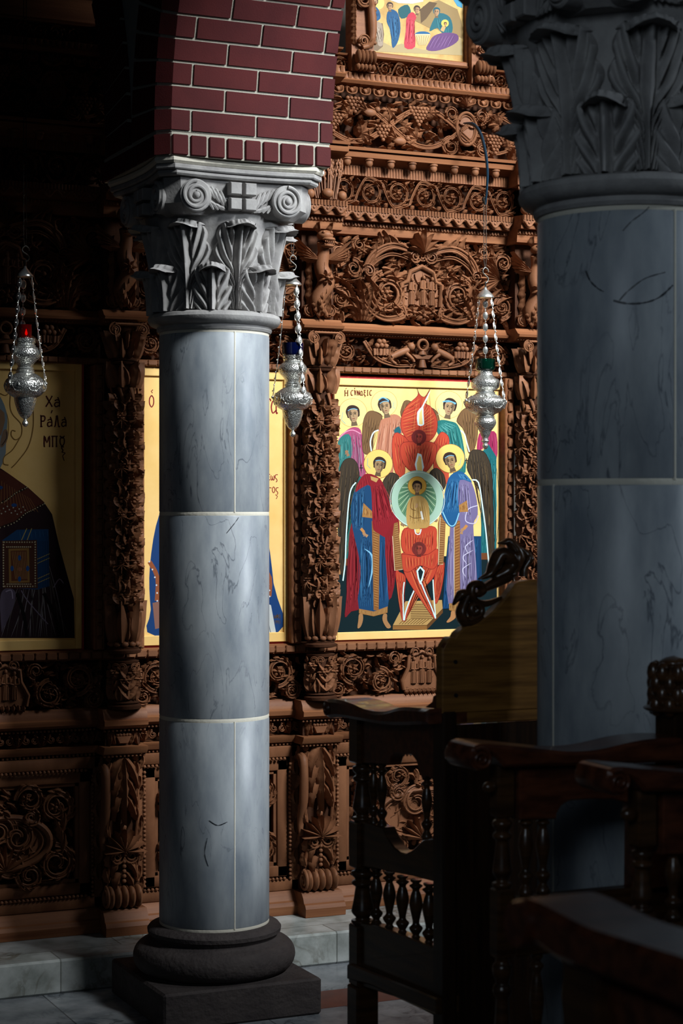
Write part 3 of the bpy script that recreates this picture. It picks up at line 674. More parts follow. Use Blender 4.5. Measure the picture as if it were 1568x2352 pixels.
        ca.add(prism([(cx+hw*.62*cos(q), cz-.02+hh*.55*sin(q)) for q in a[:-1]], lambda p, q, d: (p, q, d), -.02, .006)); ca.add(r_tube(np.stack([cx+hw*.64*np.cos(a), cz-.02+hh*.57*np.sin(a)], -1), .014, .014)); ca.add(r_tube(np.stack([cx+hw*.54*np.cos(a), cz-.02+hh*.48*np.sin(a)], -1), .005, .012))
        for k in range(3): r_scroll(ca, (cx+(-.03, .045, .02)[k], cz+(.03, -.0, -.1)[k]), (.07, .06, .045)[k], 2*k, (-1) ** k, 1.3, .012, .022, 3)
        for s in (-1, 1):
            r_scroll(ca, (cx+s*hw*.36, cz+hh*.42), .032, pi/2, -s, 1.3, .009, .024, 2); ca.add(ball((cx+s*hw*.3, cz+hh*.36, .02), .017, 10, 7))
        extra.append(('cartouche', ca)); sh = MB()
        for d in np.linspace(-1.35, 1.35, 9): sh.add(r_leaf((cx, cz-hh*.72), pi/2+d, .10, .016, 0, .024, 1, .012))
        extra.append(('shell', sh))
        for s in (-1, 1):
            X = lambda q: cx+s*q*hw
            r_scroll(mb, (X(.72), cz+hh*.62), .07, -pi/2, s, 1.4, .01, .02, 7); r_scroll(mb, (X(.72), cz-hh*.62), .07, pi/2, -s, 1.4, .01, .02, 7); r_scroll(mb, (X(.35), cz+hh*.82), .055, pi, -s, 1.3, .009, .018, 6); r_scroll(mb, (X(.35), cz-hh*.86), .05, pi, s, 1.3, .009, .018, 6)
            fl += [((X(.72), cz+hh*.62), .026, 6), ((X(.3), cz+hh*.85), .022, 6)]
            for k in range(6): mb.add(r_leaf((X(.8), cz-hh*.45+k*hh*.16), pi/2+s*(-.4+.2*(k % 3)), .09, .022, s*.6, .018, 3, .006))
        r_filler(mb, i0, i1, j0, j1, 110, .07, .014, rnd)
        # flowering border strip round the inner frame
        for k in range(int(H/.06)):
            for s in (x0+.028, x1-.028): mb.add(r_leaf((s, z0+.05+k*.06), pi/2+(.7 if k % 2 else -.7), .06, .016, (-1.2 if k % 2 else 1.2), .014, 3, .018))
    elif kind == 'eggs':
        n = round(W/.062)
        for i in range(n):
            c = x0+(i+.5)*W/n; mb.add(r_leaf((c-.02, z1), -1.2, H*.95, .011, .5, .014, 2, .002)); mb.add(r_leaf((c+.02, z1), -1.9, H*.95, .011, -.5, .014, 2, .002)); mb.add(ball((c, cz, .008), (.011, H*.36, .012), 8, 6))
            mb.add(r_tube(smoothp([(c-.022, z1-.004), (c-.02, cz-.008), (c, z0+.004), (c+.02, cz-.008), (c+.022, z1-.004)], 4), .004, .012))
    o = mb.build('leaf_scroll', M_WOOD, t, smooth=60, fn=T)
    for c, r, n in fl:
        m = MB(); r_flower(m, c, r, n, .014, .012, rnd.uniform(0, 1)); m.build('flower', M_WOOD, t, smooth=60, fn=T)
    for c, rw in gr:
        m = MB(); r_grapes(m, c, 0, rw, .0088, .012); m.build('grape_cluster', M_WOOD, t, smooth=60, fn=T)
    for n_, m in extra: m.build(n_, M_WOOD, t, smooth=60, fn=T)
    return t

def moulding(name, label, prof, x0, x1, extras=None, res=True, cat='moulding', Y=YG, matl=None, group=None):
    "straight run of a profile [(depth out, z)], breaking forward over the pilasters"
    t = MB()
    def run(a, b, dy, back=None):
        n = len(prof); bk = YW
        pts = [(Y-d-dy, z) for d, z in prof]; pts = [(bk, prof[0][1])]+pts+[(bk, prof[-1][1])]
        n = len(pts)
        V = [(a, y, z) for y, z in pts]+[(b, y, z) for y, z in pts]
        tr = tess(pts); Fc = [tuple(f) for f in tr]+[tuple(i+n for i in f[::-1]) for f in tr]+[(i, (i+1) % n, (i+1) % n+n, i+n) for i in range(n)]
        t.add((np.array(V), Fc))
    run(x0, x1, 0)
    if res:
        for xp in XP:
            if x0 < xp-PW and xp+PW < x1+.2: run(xp-PW, xp+PW, RES)
    o = t.build(name, matl or M_LEDGE, None, smooth=30)
    tag(o, label, cat, group)
    if extras:
        for n_, f in extras: f(o, n_, Y)
    return o
def spans(x0, x1, res=True):
    out = []; xs = [p for p in XP if x0 < p-PW and p+PW < x1+.2] if res else []
    a = x0
    for p in xs: out.append((a, p-PW, 0)); out.append((p-PW, p+PW, RES)); a = p+PW
    out.append((a, x1, 0)); return [s for s in out if s[1]-s[0] > .02]
def dent(x0, x1, z0, z1, d, pitch, w, res=True, kind='box'):
    def f(parent, name, Y):
        for a, b, dy in spans(x0, x1, res):
            m = MB(); n = int((b-a)/pitch)
            for i in range(n):
                c = a+(i+.5)*(b-a)/n
                if kind == 'box': m.add(cbox(c-w/2, c+w/2, Y-d-dy, Y-d-dy+.02, z0, z1, .002))
                elif kind == 'bead': m.add(ball((c, Y-d-dy, (z0+z1)/2), ((z1-z0)/2*1.1, (z1-z0)/2, (z1-z0)/2), 8, 6))
                elif kind == 'flute': m.add(tube([(c, Y-d-dy+.006, z0), (c, Y-d-dy+.002, z1)], w/2, 8))
                elif kind == 'knob': m.add(lathe([(.004, z0), (.012, z0+.004), (.017, z0+.014), (.016, z0+.024), (.02, z0+.028), (.02, z0+.034), (.014, z0+.036), (.014, z1)], 12, (c, Y-d-dy, 0)))
                elif kind == 'cut': m.add(bprism([(c-w/2, z0), (c+w/2, z0), (c+w/2+.004, (z0+z1)/2), (c+w/2, z1), (c-w/2, z1), (c-w/2-.004, (z0+z1)/2)], fY, Y-d-dy+.016, Y-d-dy, .004))
            m.build(name, M_WOOD, parent, smooth=40)
    return f
def zigzag(x0, x1, z0, z1, d, pitch):
    def f(parent, name, Y):
        for a, b, dy in spans(x0, x1):
            m = MB(); n = max(2, round((b-a)/pitch)); p = (b-a)/n; H = z1-z0
            pts = [(a, z1)]
            for i in range(n*8+1):
                x = a+(b-a)*i/(n*8); ph = (x-a)/p*2*pi
                pts.append((x, z0+H*.22+H*.22*(np.sign(cos(ph))*abs(cos(ph))**.75)))
            pts.append((b, z1)); m.add(bprism(pts, fY, Y-d-dy+.014, Y-d-dy, .002))
            P = [(x, Y-d-dy-.001, z+.007) for x, z in pts[1:-1]]; m.add(tube(P, .0035, 6))
            for i in range(n):
                c = a+(i+.5)*p; m.add(ball((c, Y-d-dy-.001, z0+H*.42), (.006, .004, .006), 8, 6)); q = np.linspace(0, 2*pi, 14); m.add(tube([(c+.011*cos(k), Y-d-dy, z0+H*.42+.011*sin(k)) for k in q], .002, 5))
            k = int((b-a)/.0135)
            for i in range(k):
                c = a+(i+.5)*(b-a)/k; m.add(tube([(c, Y-d-dy-.001, z0+H*.62), (c, Y-d-dy-.003, z1)], .0052, 6))
            m.build(name, M_WOOD, parent, smooth=40)
    return f

X0, X1 = 1.30, 5.05
UP = {120: 116, 128: 121, 170: 161, 207: 187, 215: 193, 232: 213, 336: 338, 376: 358, 390: 374, 416: 399, 455: 470, 520: 504, 528: 514, 546: 535, 735: 738, 752: 759, 775: 768, 842: 839, 858: 854}
zr = {k: ZZ(v, 825) for k, v in UP.items()}; zr.update({k: ZZ(k, 720) for k in (1480, 1503, 1608, 1650, 1690, 1706, 2048, 2108)})
z = zr
moulding('base_moulding', 'stepped walnut plinth moulding at the foot of the carved screen, on the marble step', [(.055, PLAT+.001), (.058, PLAT+.035), (.05, PLAT+.05), (.04, PLAT+.055), (.03, PLAT+.075), (.012, PLAT+.095), (.006, z[2048])], X0, X1)
moulding('dado_rail', 'narrow walnut ledge directly above the carved lower panels', [(.006, z[1706]-.004), (.02, z[1706]), (.034, z[1690]-.008), (.036, z[1690]), (.004, z[1690])], X0, X1, [('dentil', dent(X0, X1, z[1706]-.014, z[1706]-.002, .012, .016, .009))])
moulding('sill_ledge', 'wide plain walnut ledge below the scroll frieze under the icons', [(.004, z[1650]-.004), (.016, z[1650]), (.036, z[1650]+.012), (.038, z[1650]+.03), (.026, z[1650]+.036), (.022, z[1608]-.018), (.008, z[1608]), (.0, z[1608])], X0, X1, [('bead_row', dent(X0, X1, z[1650]-.014, z[1650]-.004, .012, .015, .008, kind='bead'))])
moulding('notched_strip', 'notched walnut strip right under the gold icons', [(.002, z[1503]), (.012, z[1503]+.003), (.012, z[1480]-.004), (.002, z[1480])], X0, X1, [('notch_block', dent(X0, X1, z[1503]+.006, z[1480]-.006, .026, .045, .037, False, 'cut'))], res=False)
moulding('architrave_strip', 'rounded bead strip right above the red-edged icons', [(.002, z[858]), (.010, z[858]+.002), (.010, z[842]-.002), (.002, z[842])], X0, X1, [('bead_row', dent(X0, X1, z[858]+.003, z[842]-.002, .018, .04, .034, False, 'cut'))], res=False)
moulding('entablature_ledge', 'plain walnut ledge with small dentils below the big carved panels', [(.002, z[775]), (.016, z[775]+.004), (.016, z[752]-.008), (.04, z[752]), (.044, z[752]+.010), (.03, z[752]+.014), (.006, z[735]), (.0, z[735])], X0, X1, [('dentil', dent(X0, X1, z[775]+.008, z[752]-.01, .022, .013, .008))])
moulding('valance', 'scalloped zigzag valance with dentil row above the big carved panel', [(.004, z[546]), (.02, z[546]+.004), (.024, z[528]-.004), (.03, z[528]), (.03, z[520]), (.056, z[520]+.002), (.06, z[455]-.014), (.066, z[455]-.004), (.006, z[455])], X0, X1, [('dentil', dent(X0, X1, z[528]+.001, z[520]-.001, .036, .014, .009)), ('scallop_edge', zigzag(X0, X1, z[520]+.002, z[455]-.004, .074, .058))])
moulding('main_cornice', 'long bright walnut cornice with hanging turned drops under the grape vine frieze', [(.004, z[416]), (.03, z[416]+.004), (.03, z[390]), (.05, z[376]-.012), (.085, z[376]-.004), (.09, z[376]+.014), (.082, z[376]+.024), (.10, z[336]-.014), (.104, z[336]-.002), (.006, z[336])], X0, X1, [('flute', dent(X0, X1, z[416]+.004, z[390]-.002, .034, .013, .009, True, 'flute')), ('turned_drop', dent(X0, X1, z[390]-.012, z[376]-.008, .066, .098, .03, False, 'knob'))])
moulding('fluted_ledge', 'fluted walnut ledge above the row of small tongues and the grape vine frieze', [(.01, z[215]), (.05, z[207]), (.06, z[207]+.012), (.05, z[207]+.02), (.046, z[170]-.01), (.05, z[170]), (.004, z[170])], X0, X1, [('flute', dent(X0, X1, z[207]+.02, z[170]-.002, .05, .024, .021, True, 'flute'))])
moulding('icon_sill', 'thin walnut sill under the small upper painted scene', [(.004, z[128]-.004), (.03, z[128]), (.036, z[120]-.002), (.004, z[120])], X0, X1, None)

bays = [(XP[i]+.055, XP[i+1]-.055) for i in range(4)]
where = ['at far left, by the dim icon', 'behind the slim column', 'by the angels icon', 'behind the large column']
for b, (a, c) in enumerate(bays):
    wh = where[b]
    panel(f'leaf scroll frieze with three relief figures, {wh}', a, c, z[1608], z[1503], 'medal', b, 'scroll friezes under the icons', seed=3)
    panel(f'low strip of carved leaves between two ledges, {wh}', a, c, z[1690]+.001, z[1650]-.012, 'small', b, 'low leaf strips', seed=4)
    panel(f'framed lower panel with carved cartouche and shell, {wh}', a, c, z[2048], z[1706]-.016, 'dado', b, 'carved lower panels', seed=5, cat='carved panel')
    panel(f'frieze with small lions and fruit baskets, {wh}', a, c, z[842], z[775], 'lions', b, 'lion friezes', seed=6)
    panel(f'large foliage panel with niche of three figures, {wh}', a, c, z[735], z[546], 'grand', b, 'large foliage panels', seed=8, cat='carved panel')
    panel(f'leaf scroll frieze above the zigzag edge, {wh}', a, c, z[455], z[416]+.002, 'scroll', b, 'leaf scroll friezes', seed=9, Y=YG-.02)
    if True:
        panel(f'grape vine frieze with birds and oval shield, {wh}', a-.05, c+.05, z[336], z[232], 'vine', b, 'grape vine friezes', seed=10, Y=YG-.03)
        panel(f'row of carved tongues under the fluted ledge, {wh}', a-.05, c+.05, z[232], z[215], 'eggs', b, 'tongue rows', seed=11, Y=YG-.035)
        panel('flower scroll frieze right below the small painted scene' if b == 2 else 'flower scroll frieze above the fluted ledge, '+wh, a-.04, c+.04, z[170], z[128]-.004, 'scroll', b, 'flower scroll friezes', seed=12)

for b in (0, 1, 3):
    a, c = XP[b]-.05, XP[b+1]+.05
    o = MB().add(cbox(a+.005, c-.005, 7.06, YW, z[120]+.002, 5.2, .004)).build('upper_panel', M_LEDGE, None, smooth=0); tag(o, 'plain dark upper board of the screen, '+where[b].replace('by the dim icon', 'above all the friezes'), 'wooden panel', 'upper boards of the screen')
    m = MB()
    for (p, q, r_, t_) in ((a+.06, c-.06, z[120]+.1, z[120]+.15), (a+.06, c-.06, 4.9, 4.95), (a+.06, a+.11, z[120]+.15, 4.9), (c-.11, c-.06, z[120]+.15, 4.9)): m.add(cbox(p, q, 7.04, 7.062, r_, t_, .004))
    m.build('frame', M_LEDGE, o, smooth=0)

# ------------------------------------------------------------------ carved pilasters
def pilaster(i, label):
    xp = XP[i]; yp = 7.0; r = .046
    t = thing('carved_pilaster', label, 'pilaster', 'carved pilasters between the icons', loc=(xp, yp, PLAT))
    sh = lambda P: P-np.array((xp, yp, PLAT)); rnd = random.Random(40+i)
    FL = lambda y: (lambda P: sh(flat(y)(P))); CY = lambda rr: (lambda P: sh(np.stack([xp+(rr+P[:,2])*np.sin((P[:,0])/rr), yp-(rr+P[:,2])*np.cos((P[:,0])/rr), P[:,1]], -1)))
    w = .07
    # --- pedestal with drooping leaves, shell, and a ribbed scroll foot
    z0, z1 = z[2048]+.002, z[1706]-.016
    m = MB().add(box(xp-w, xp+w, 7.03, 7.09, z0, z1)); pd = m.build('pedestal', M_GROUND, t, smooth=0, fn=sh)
    yf = 7.028; m = MB()
    for k in range(3):
        for s in (-1, 1): m.add(r_leaf((xp+s*.004, z1-.002-.07*k), -pi/2+s*.62, .13-.01*k, .024, -s*.55, .03, 4, .012))
    m.add(r_leaf((xp, z1), -pi/2, .26, .026, 0, .034, 5, .016, 7, 16))
    for (dx, dz) in ((-.045, .1), (.045, .12), (-.035, .2), (.04, .22), (0, .27)): m.add(ball((xp+dx, z1-dz, .02), (.013, .018, .016), 8, 6))
    for s in (-1, 1): m.add(r_tube(smoothp([(xp+s*.05, z1-.02), (xp+s*.062, z1-.2), (xp+s*.05, z1-.36), (xp+s*.06, z0+.1)], 5), .007, .012)); 
    for k in range(9):
        for s in (-1, 1): m.add(r_leaf((xp+s*.055, z0+.1+k*.058), pi/2+s*(-.6+.3*(k % 3)), .06, .016, s*.8, .016, 3, .006))
    m.build('leaf_drop', M_WOOD, pd, smooth=60, fn=FL(yf))
    m = MB(); zc = z0+(z1-z0)*.44
    for d in np.linspace(-1.6, 1.6, 9): m.add(r_leaf((xp, zc-.035), pi/2+d, .085, .017, 0, .034, 1, .016))
    m.add(ball((xp, zc-.012, .034), (.016, .024, .016), 10, 7)); 
    for s in (-1, 1): r_scroll(m, (xp+s*.03, zc-.055), .028, pi/2, s, 1.3, .008, .03, 2)
    m.build('shell', M_WOOD, pd, smooth=60, fn=FL(yf))
    m = MB()
    for s in (-1, 1):
        for k in range(3): m.add(r_leaf((xp+s*.01, zc-.07-.05*k), -pi/2+s*(.9-.2*k), .08, .018, -s*.9, .024, 3, .012))
    for k in range(5): m.add(ball((xp, zc-.075-.019*k, .03), .009, 8, 6))
    m.build('leaf_drop', M_WOOD, pd, smooth=60, fn=FL(yf))
    m = MB(); rr = .043; zz = z0+.045                 # ribbed scroll foot: side spiral and fat lobes along x
    for k in range(5):
        c = xp-.056+.028*k; m.add(ball((c, yf-.028, zz), (.0165, rr, rr*1.02), 12, 10))
    P = spiral2(0, 0, rr*1.0, .008, 1.9, pi/2, 1, 40); m.add(tube([(xp-.073, yf-.028+a, zz+b) for a, b in P], .006, 6))
    m.build('scroll_foot', M_WOOD, pd, smooth=60, fn=sh)
    # side console on the left flank
    m = MB(); P = smoothp([(7.04, z1-.04), (7.0, z1-.06), (7.0, z1-.2), (7.03, z1-.3), (7.02, z1-.36)], 6); m.add(tube([(xp-w-.004, y, q) for y, q in P], [.016, .02, .012], 8)); m.add(tube([(xp-w-.004, a, b) for a, b in spiral2(7.02, z1-.06, .035, .008, 1.6, 0, 1, 30)], .008, 6))
    m.build('side_scroll', M_WOOD, pd, smooth=60, fn=sh)
    # --- little block with basket between dado rail and sill
    za, zb = z[1690]+.001, z[1650]-.014
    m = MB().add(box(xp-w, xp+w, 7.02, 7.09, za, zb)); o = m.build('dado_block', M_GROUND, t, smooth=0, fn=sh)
    m = MB(); m.add(bprism([(xp-.018, za+.008), (xp+.018, za+.008), (xp+.03, za+.036), (xp-.03, za+.036)], lambda p, q, d: (p, q, d), .002, .02, .003))
    for k in range(5): m.add(ball((xp-.024+.012*k, za+.042, .012), .008, 7, 5))
    for s in (-1, 1): m.add(r_leaf((xp+s*.03, za+.006), pi/2-s*.5, .06, .014, s*.8, .014, 3, .002)); m.add(r_leaf((xp+s*.055, zb), -pi/2-s*.3, .06, .012, s*.8, .014, 3, .002))
    m.build('basket', M_WOOD, o, smooth=60, fn=FL(7.018))
    # --- drum below the shaft with roses
    za, zb = z[1608], z[1503]+.002
    m = MB().add(lathe([(.05, za), (.066, za+.002), (.068, za+.014), (.056, za+.02), (.062, za+.026), (.05, za+.032), (.046, za+.036), (.046, zb-.012), (.055, zb-.01), (.058, zb), (.04, zb)], 28, (xp, yp, 0)))
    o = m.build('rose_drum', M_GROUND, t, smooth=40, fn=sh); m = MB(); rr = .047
    for q in (-1.3, 0, 1.3):
        a = q*rr; m.add(r_tube([(a, za+.04), (a+.004, za+.12), (a, zb-.05)], .004, .006))
        for k in range(3):
            for s in (-1, 1): m.add(r_leaf((a, za+.04+.036*k), pi/2+s*.9, .045, .012, -s*.7, .012, 3, .004))
        r_flower(m, (a-.01, zb-.07), .02, 6, .012, .006); r_flower(m, (a+.014, zb-.045), .016, 6, .012, .008)
        for s in (-1, 1): r_scroll(m, (a+s*.018, zb-.022), .014, -pi/2, s, 1.2, .004, .01, 1); m.add(r_leaf((a+s*.026, za+.035), pi/2+s*.3, .06, .012, -s*.9, .014, 3, .002))
    m.build('rose_carving', M_WOOD, o, smooth=60, fn=CY(rr))
    # --- shaft
    za, zb = z[1480]-.012, z[858]+.006; H = zb-za
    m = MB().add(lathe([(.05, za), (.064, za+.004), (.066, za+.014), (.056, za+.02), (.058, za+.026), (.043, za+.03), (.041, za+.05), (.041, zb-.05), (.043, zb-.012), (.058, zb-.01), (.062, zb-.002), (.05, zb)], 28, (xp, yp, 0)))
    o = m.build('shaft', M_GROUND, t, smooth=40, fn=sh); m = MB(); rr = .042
    for k in range(12): m.add(ball((-.13+k*.024, za+.038, .012), .0115, 8, 6))
    for q in np.arange(-2.2, 2.3, .88):
        a = q*rr; m.add(r_leaf((a, za+.045), pi/2, .16, .021, 0, .024, 1, .006, 7, 12, 1.4)); m.add(r_leaf((a+.018, za+.05), pi/2, .11, .014, 0, .02, 2, .002))
        m.add(r_leaf((a, zb-.10), pi/2, .10, .019, 0, .022, 2, .006)); m.add(r_leaf((a+.018, zb-.09), pi/2, .07, .013, .4, .018, 2, .004))
        m.add(r_tube(smoothp([(a-.012, za+.2), (a-.02, za+H*.35), (a+.012, za+H*.5), (a-.016, za+H*.66), (a+.008, zb-.2), (a-.01, zb-.1)], 6), .0055, .010))
        for k in range(30):
            zz = za+.19+k*(H-.33)/30; s = 1 if (k+int(q*3)) % 2 else -1; j_ = rnd.uniform(-.005, .005)
            kind = (k*3+int(abs(q)*2)) % 7
            if kind in (0, 2, 3, 5): m.add(r_leaf((a+j_, zz), pi/2+s*.85, .048, .012, -s*1.3, .02, 4, .008, 7, 13, 1.2, .5)); m.add(r_leaf((a-j_, zz+.014), -pi/2-s*.7, .042, .010, s*1.1, .018, 3, .006, 7, 11, 1.2, .45))
            elif kind == 1:
                for d in (-.8, -.4, 0, .4, .8): m.add(r_leaf((a, zz+.024), -pi/2+d, .036, .006, d*.5, .018, 1, .012, 5, 7))
                m.add(ball((a, zz+.028, .018), .008, 8, 6))
            elif kind == 4: r_flower(m, (a+s*.006, zz+.01), .017, 6, .014, .010)
            else:
                for d in range(5): m.add(ball((a+s*.006+.008*((d % 2)-.5)*2*(d > 0), zz-.007*d, .018), .006, 7, 5))
                m.add(r_leaf((a-s*.01, zz-.01), pi/2-s*.4, .05, .011, s*.8, .018, 4, .008, 7, 11, 1, .45))
    for zz in (za+.21, za+H*.76):
        q = np.linspace(-2.6, 2.6, 24)*rr; m.add(r_tube(np.stack([q, np.full(24, zz)], -1), .008, .014)); m.add(r_tube(np.stack([q, np.full(24, zz-.014)], -1), .005, .010))
    m.build('vine_carving', M_WOOD, o, smooth=60, fn=CY(rr))
    # --- capital with volutes
    za, zb = z[858]+.008, z[775]+.0
    m = MB().add(lathe([(.04, za), (.05, za+.002), (.052, za+.008), (.044, za+.014), (.046, zb-.03), (.058, zb-.012), (.06, zb-.001), (.04, zb-.001)], 24, (xp, yp, 0)))
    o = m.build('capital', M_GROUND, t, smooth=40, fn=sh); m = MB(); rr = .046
    for q in np.arange(-2.2, 2.3, .6):
        a = q*rr; m.add(r_leaf((a, za+.012), pi/2, .072, .013, 0, .02, 2, .002, tip=1.6)); m.add(r_leaf((a+.014, za+.045), pi/2, .07, .011, 0, .022, 2, .004, tip=1.8))
    m.build('capital_leaf', M_WOOD, o, smooth=60, fn=CY(rr)); m = MB()
    for s in (-1, 1): r_scroll(m, (xp+s*.055, zb-.026), .022, pi/2, -s, 1.6, .006, .012, 0); m.add(ball((xp+s*.055, zb-.026, .012), .007, 8, 6))
    m.add(r_tube([(xp-.055, zb-.006), (xp+.055, zb-.006)], .006, .012)); m.build('volute', M_WOOD, o, smooth=60, fn=FL(6.95))
    # --- winged dragon on the ressaut
    za, zb = z[735], z[546]; H = zb-za
    m = MB().add(box(xp-w, xp+w, 7.03, 7.09, za, zb)); o = m.build('upper_block', M_GROUND, t, smooth=0, fn=sh)
    d = MB(); s = 1; FLd = FL(7.03)
    body = smoothp([(xp+.01, za+.02), (xp-.02, za+H*.2), (xp+.015, za+H*.4), (xp-.005, za+H*.58), (xp+.0, za+H*.74), (xp-.01, za+H*.86)], 6)
    d.add(r_tube(body, [.012, .03, .036, .03, .024, .022], [.03, .04, .05, .05, .06, .07], 10))
    for k in range(10):
        i = 2+k*2; 
        for q in (-1, 0, 1): d.add(r_leaf((body[i][0]+q*.016, body[i][1]+.01*(q == 0)), -pi/2, .03, .011, 0, .008, 1, .05+.02*(q == 0)))
    hd = (xp, za+H*.88)
    d.add(ball((hd[0], hd[1]+.016, .075), (.034, .022, .034), 12, 8)); d.add(ball((hd[0]+.006, hd[1]-.002, .10), (.028, .010, .024), 10, 7)); d.add(ball((hd[0]+.006, hd[1]-.028, .09), (.026, .008, .026), 10, 7))
    for k in range(6): d.add(lathe([(.0035, 0), (.0002, -.010)], 6, (0, 0, 0)) if False else ball((hd[0]-.014+.008*k, hd[1]-.012, .112), (.003, .005, .003), 5, 4)); d.add(ball((hd[0]-.014+.008*k, hd[1]-.022, .106), (.003, .004, .003), 5, 4))
    for q in (-1, 1): d.add(ball((hd[0]+q*.016, hd[1]+.026, .10), .007, 8, 6)); d.add(r_leaf((hd[0]+q*.02, hd[1]+.03), pi/2-q*.5, .04, .012, q*.6, .02, 1, .06))
    d.build('dragon', M_WOOD, o, smooth=60, fn=FLd)
    wg = MB()
    for k in range(5):
        for q in ((1,) if i == 2 else (-1, 1)): wg.add(r_leaf((xp+q*.02, za+H*.66), (pi/2-q*(1.0+.16*k)), .13-.012*k, .016, q*.25, .02, 3, .05, 5, 12))
    wg.build('dragon_wing', M_WOOD, o, smooth=60, fn=FLd); fl = MB()
    r_flower(fl, (xp+.004, za+H*.45), .032, 7, .022, .07); fl.build('flower', M_WOOD, o, smooth=60, fn=FLd); lf = MB()
    for q in (-1, 1):
        for k in range(5): lf.add(r_leaf((xp+q*.03, za+.01+k*.05), pi/2+q*-.5, .08, .018, q*.8, .02, 3, .01))
        r_scroll(lf, (xp+q*.045, za+.04), .03, pi/2, q, 1.3, .007, .018, 3)
    lf.build('leaf_carving', M_WOOD, o, smooth=60, fn=FLd)
    # --- sheaf of wheat above the valance
    za, zb = z[455], z[390]; ws = MB()
    for k in range(46):
        q = rnd.uniform(-1, 1); b = rnd.uniform(0, .03); L = rnd.uniform(.75, 1.0)*(zb-za); a = (xp+q*.05, za+.004, -.06+b); e = (xp+q*.085+rnd.uniform(-.01, .01), za+L, -.05+b*1.6)
        ws.add(tube([(a[0], yp+a[2], a[1]), (e[0], yp+e[2], e[1])], [.003, .0025], 5))
        for j in range(5): f = .62+.09*j; ws.add(ball((a[0]+(e[0]-a[0])*f+.003*(-1) ** j, yp+a[2]+(e[2]-a[2])*f, a[1]+(e[1]-a[1])*f), (.0045, .0045, .009), 5, 4))
    for s in (-1, 1): ws.add(ball((xp+s*.07, yp-.055, za+.02), .02, 10, 7))
    ws.add(ball((xp, yp-.07, za+.024), (.026, .02, .02), 10, 7)); ws.build('wheat_sheaf', M_WOOD, t, smooth=60, fn=sh)
    return t
pl_labels = ['carved pilaster out at the far left beyond the bald saint icon', 'dark carved pilaster just left of the whole slim column', 'lit carved pilaster between the blue lamp and the angels icon', 'carved pilaster at the left edge of the large cut-off column', 'carved pilaster far right behind the large cut-off column']
for i in range(5): pilaster(i, pl_labels[i])

# frame strips standing between icon and pilaster
def frame_strip(x, label):
    o = MB().add(cbox(x-.022, x+.022, 7.05, YW, z[1480]+.001, z[858]-.002, .004)).build('icon_frame_strip', M_LEDGE, None, smooth=30); tag(o, label, 'frame strip', 'bead strips beside the icons')
    m = MB(); n = 22; H = z[858]-z[1480]
    for i in range(n):
        c = z[1480]+(i+.5)*H/n; m.add(bprism([(x-.009, c-.019), (x+.009, c-.019), (x+.012, c), (x+.009, c+.019), (x-.009, c+.019), (x-.012, c)], fY, 7.052, 7.038, .004))
    m.build('bead_row', M_WOOD, o, smooth=40)
fs = ['at far left of the bald saint icon', 'right of the bald saint icon', 'left of the icon behind the slim column', 'right of the icon behind the slim column', 'left of the angels icon', 'right of the angels icon, below the green lamp', 'beyond the large column, left', 'beyond the large column, right']
for b in range(4):
    frame_strip(XP[b]+.078, 'narrow upright strip of carved beads '+fs[2*b]) if b != 2 else None
    frame_strip(XP[b+1]-.0835, 'narrow upright strip of carved beads '+fs[2*b+1])
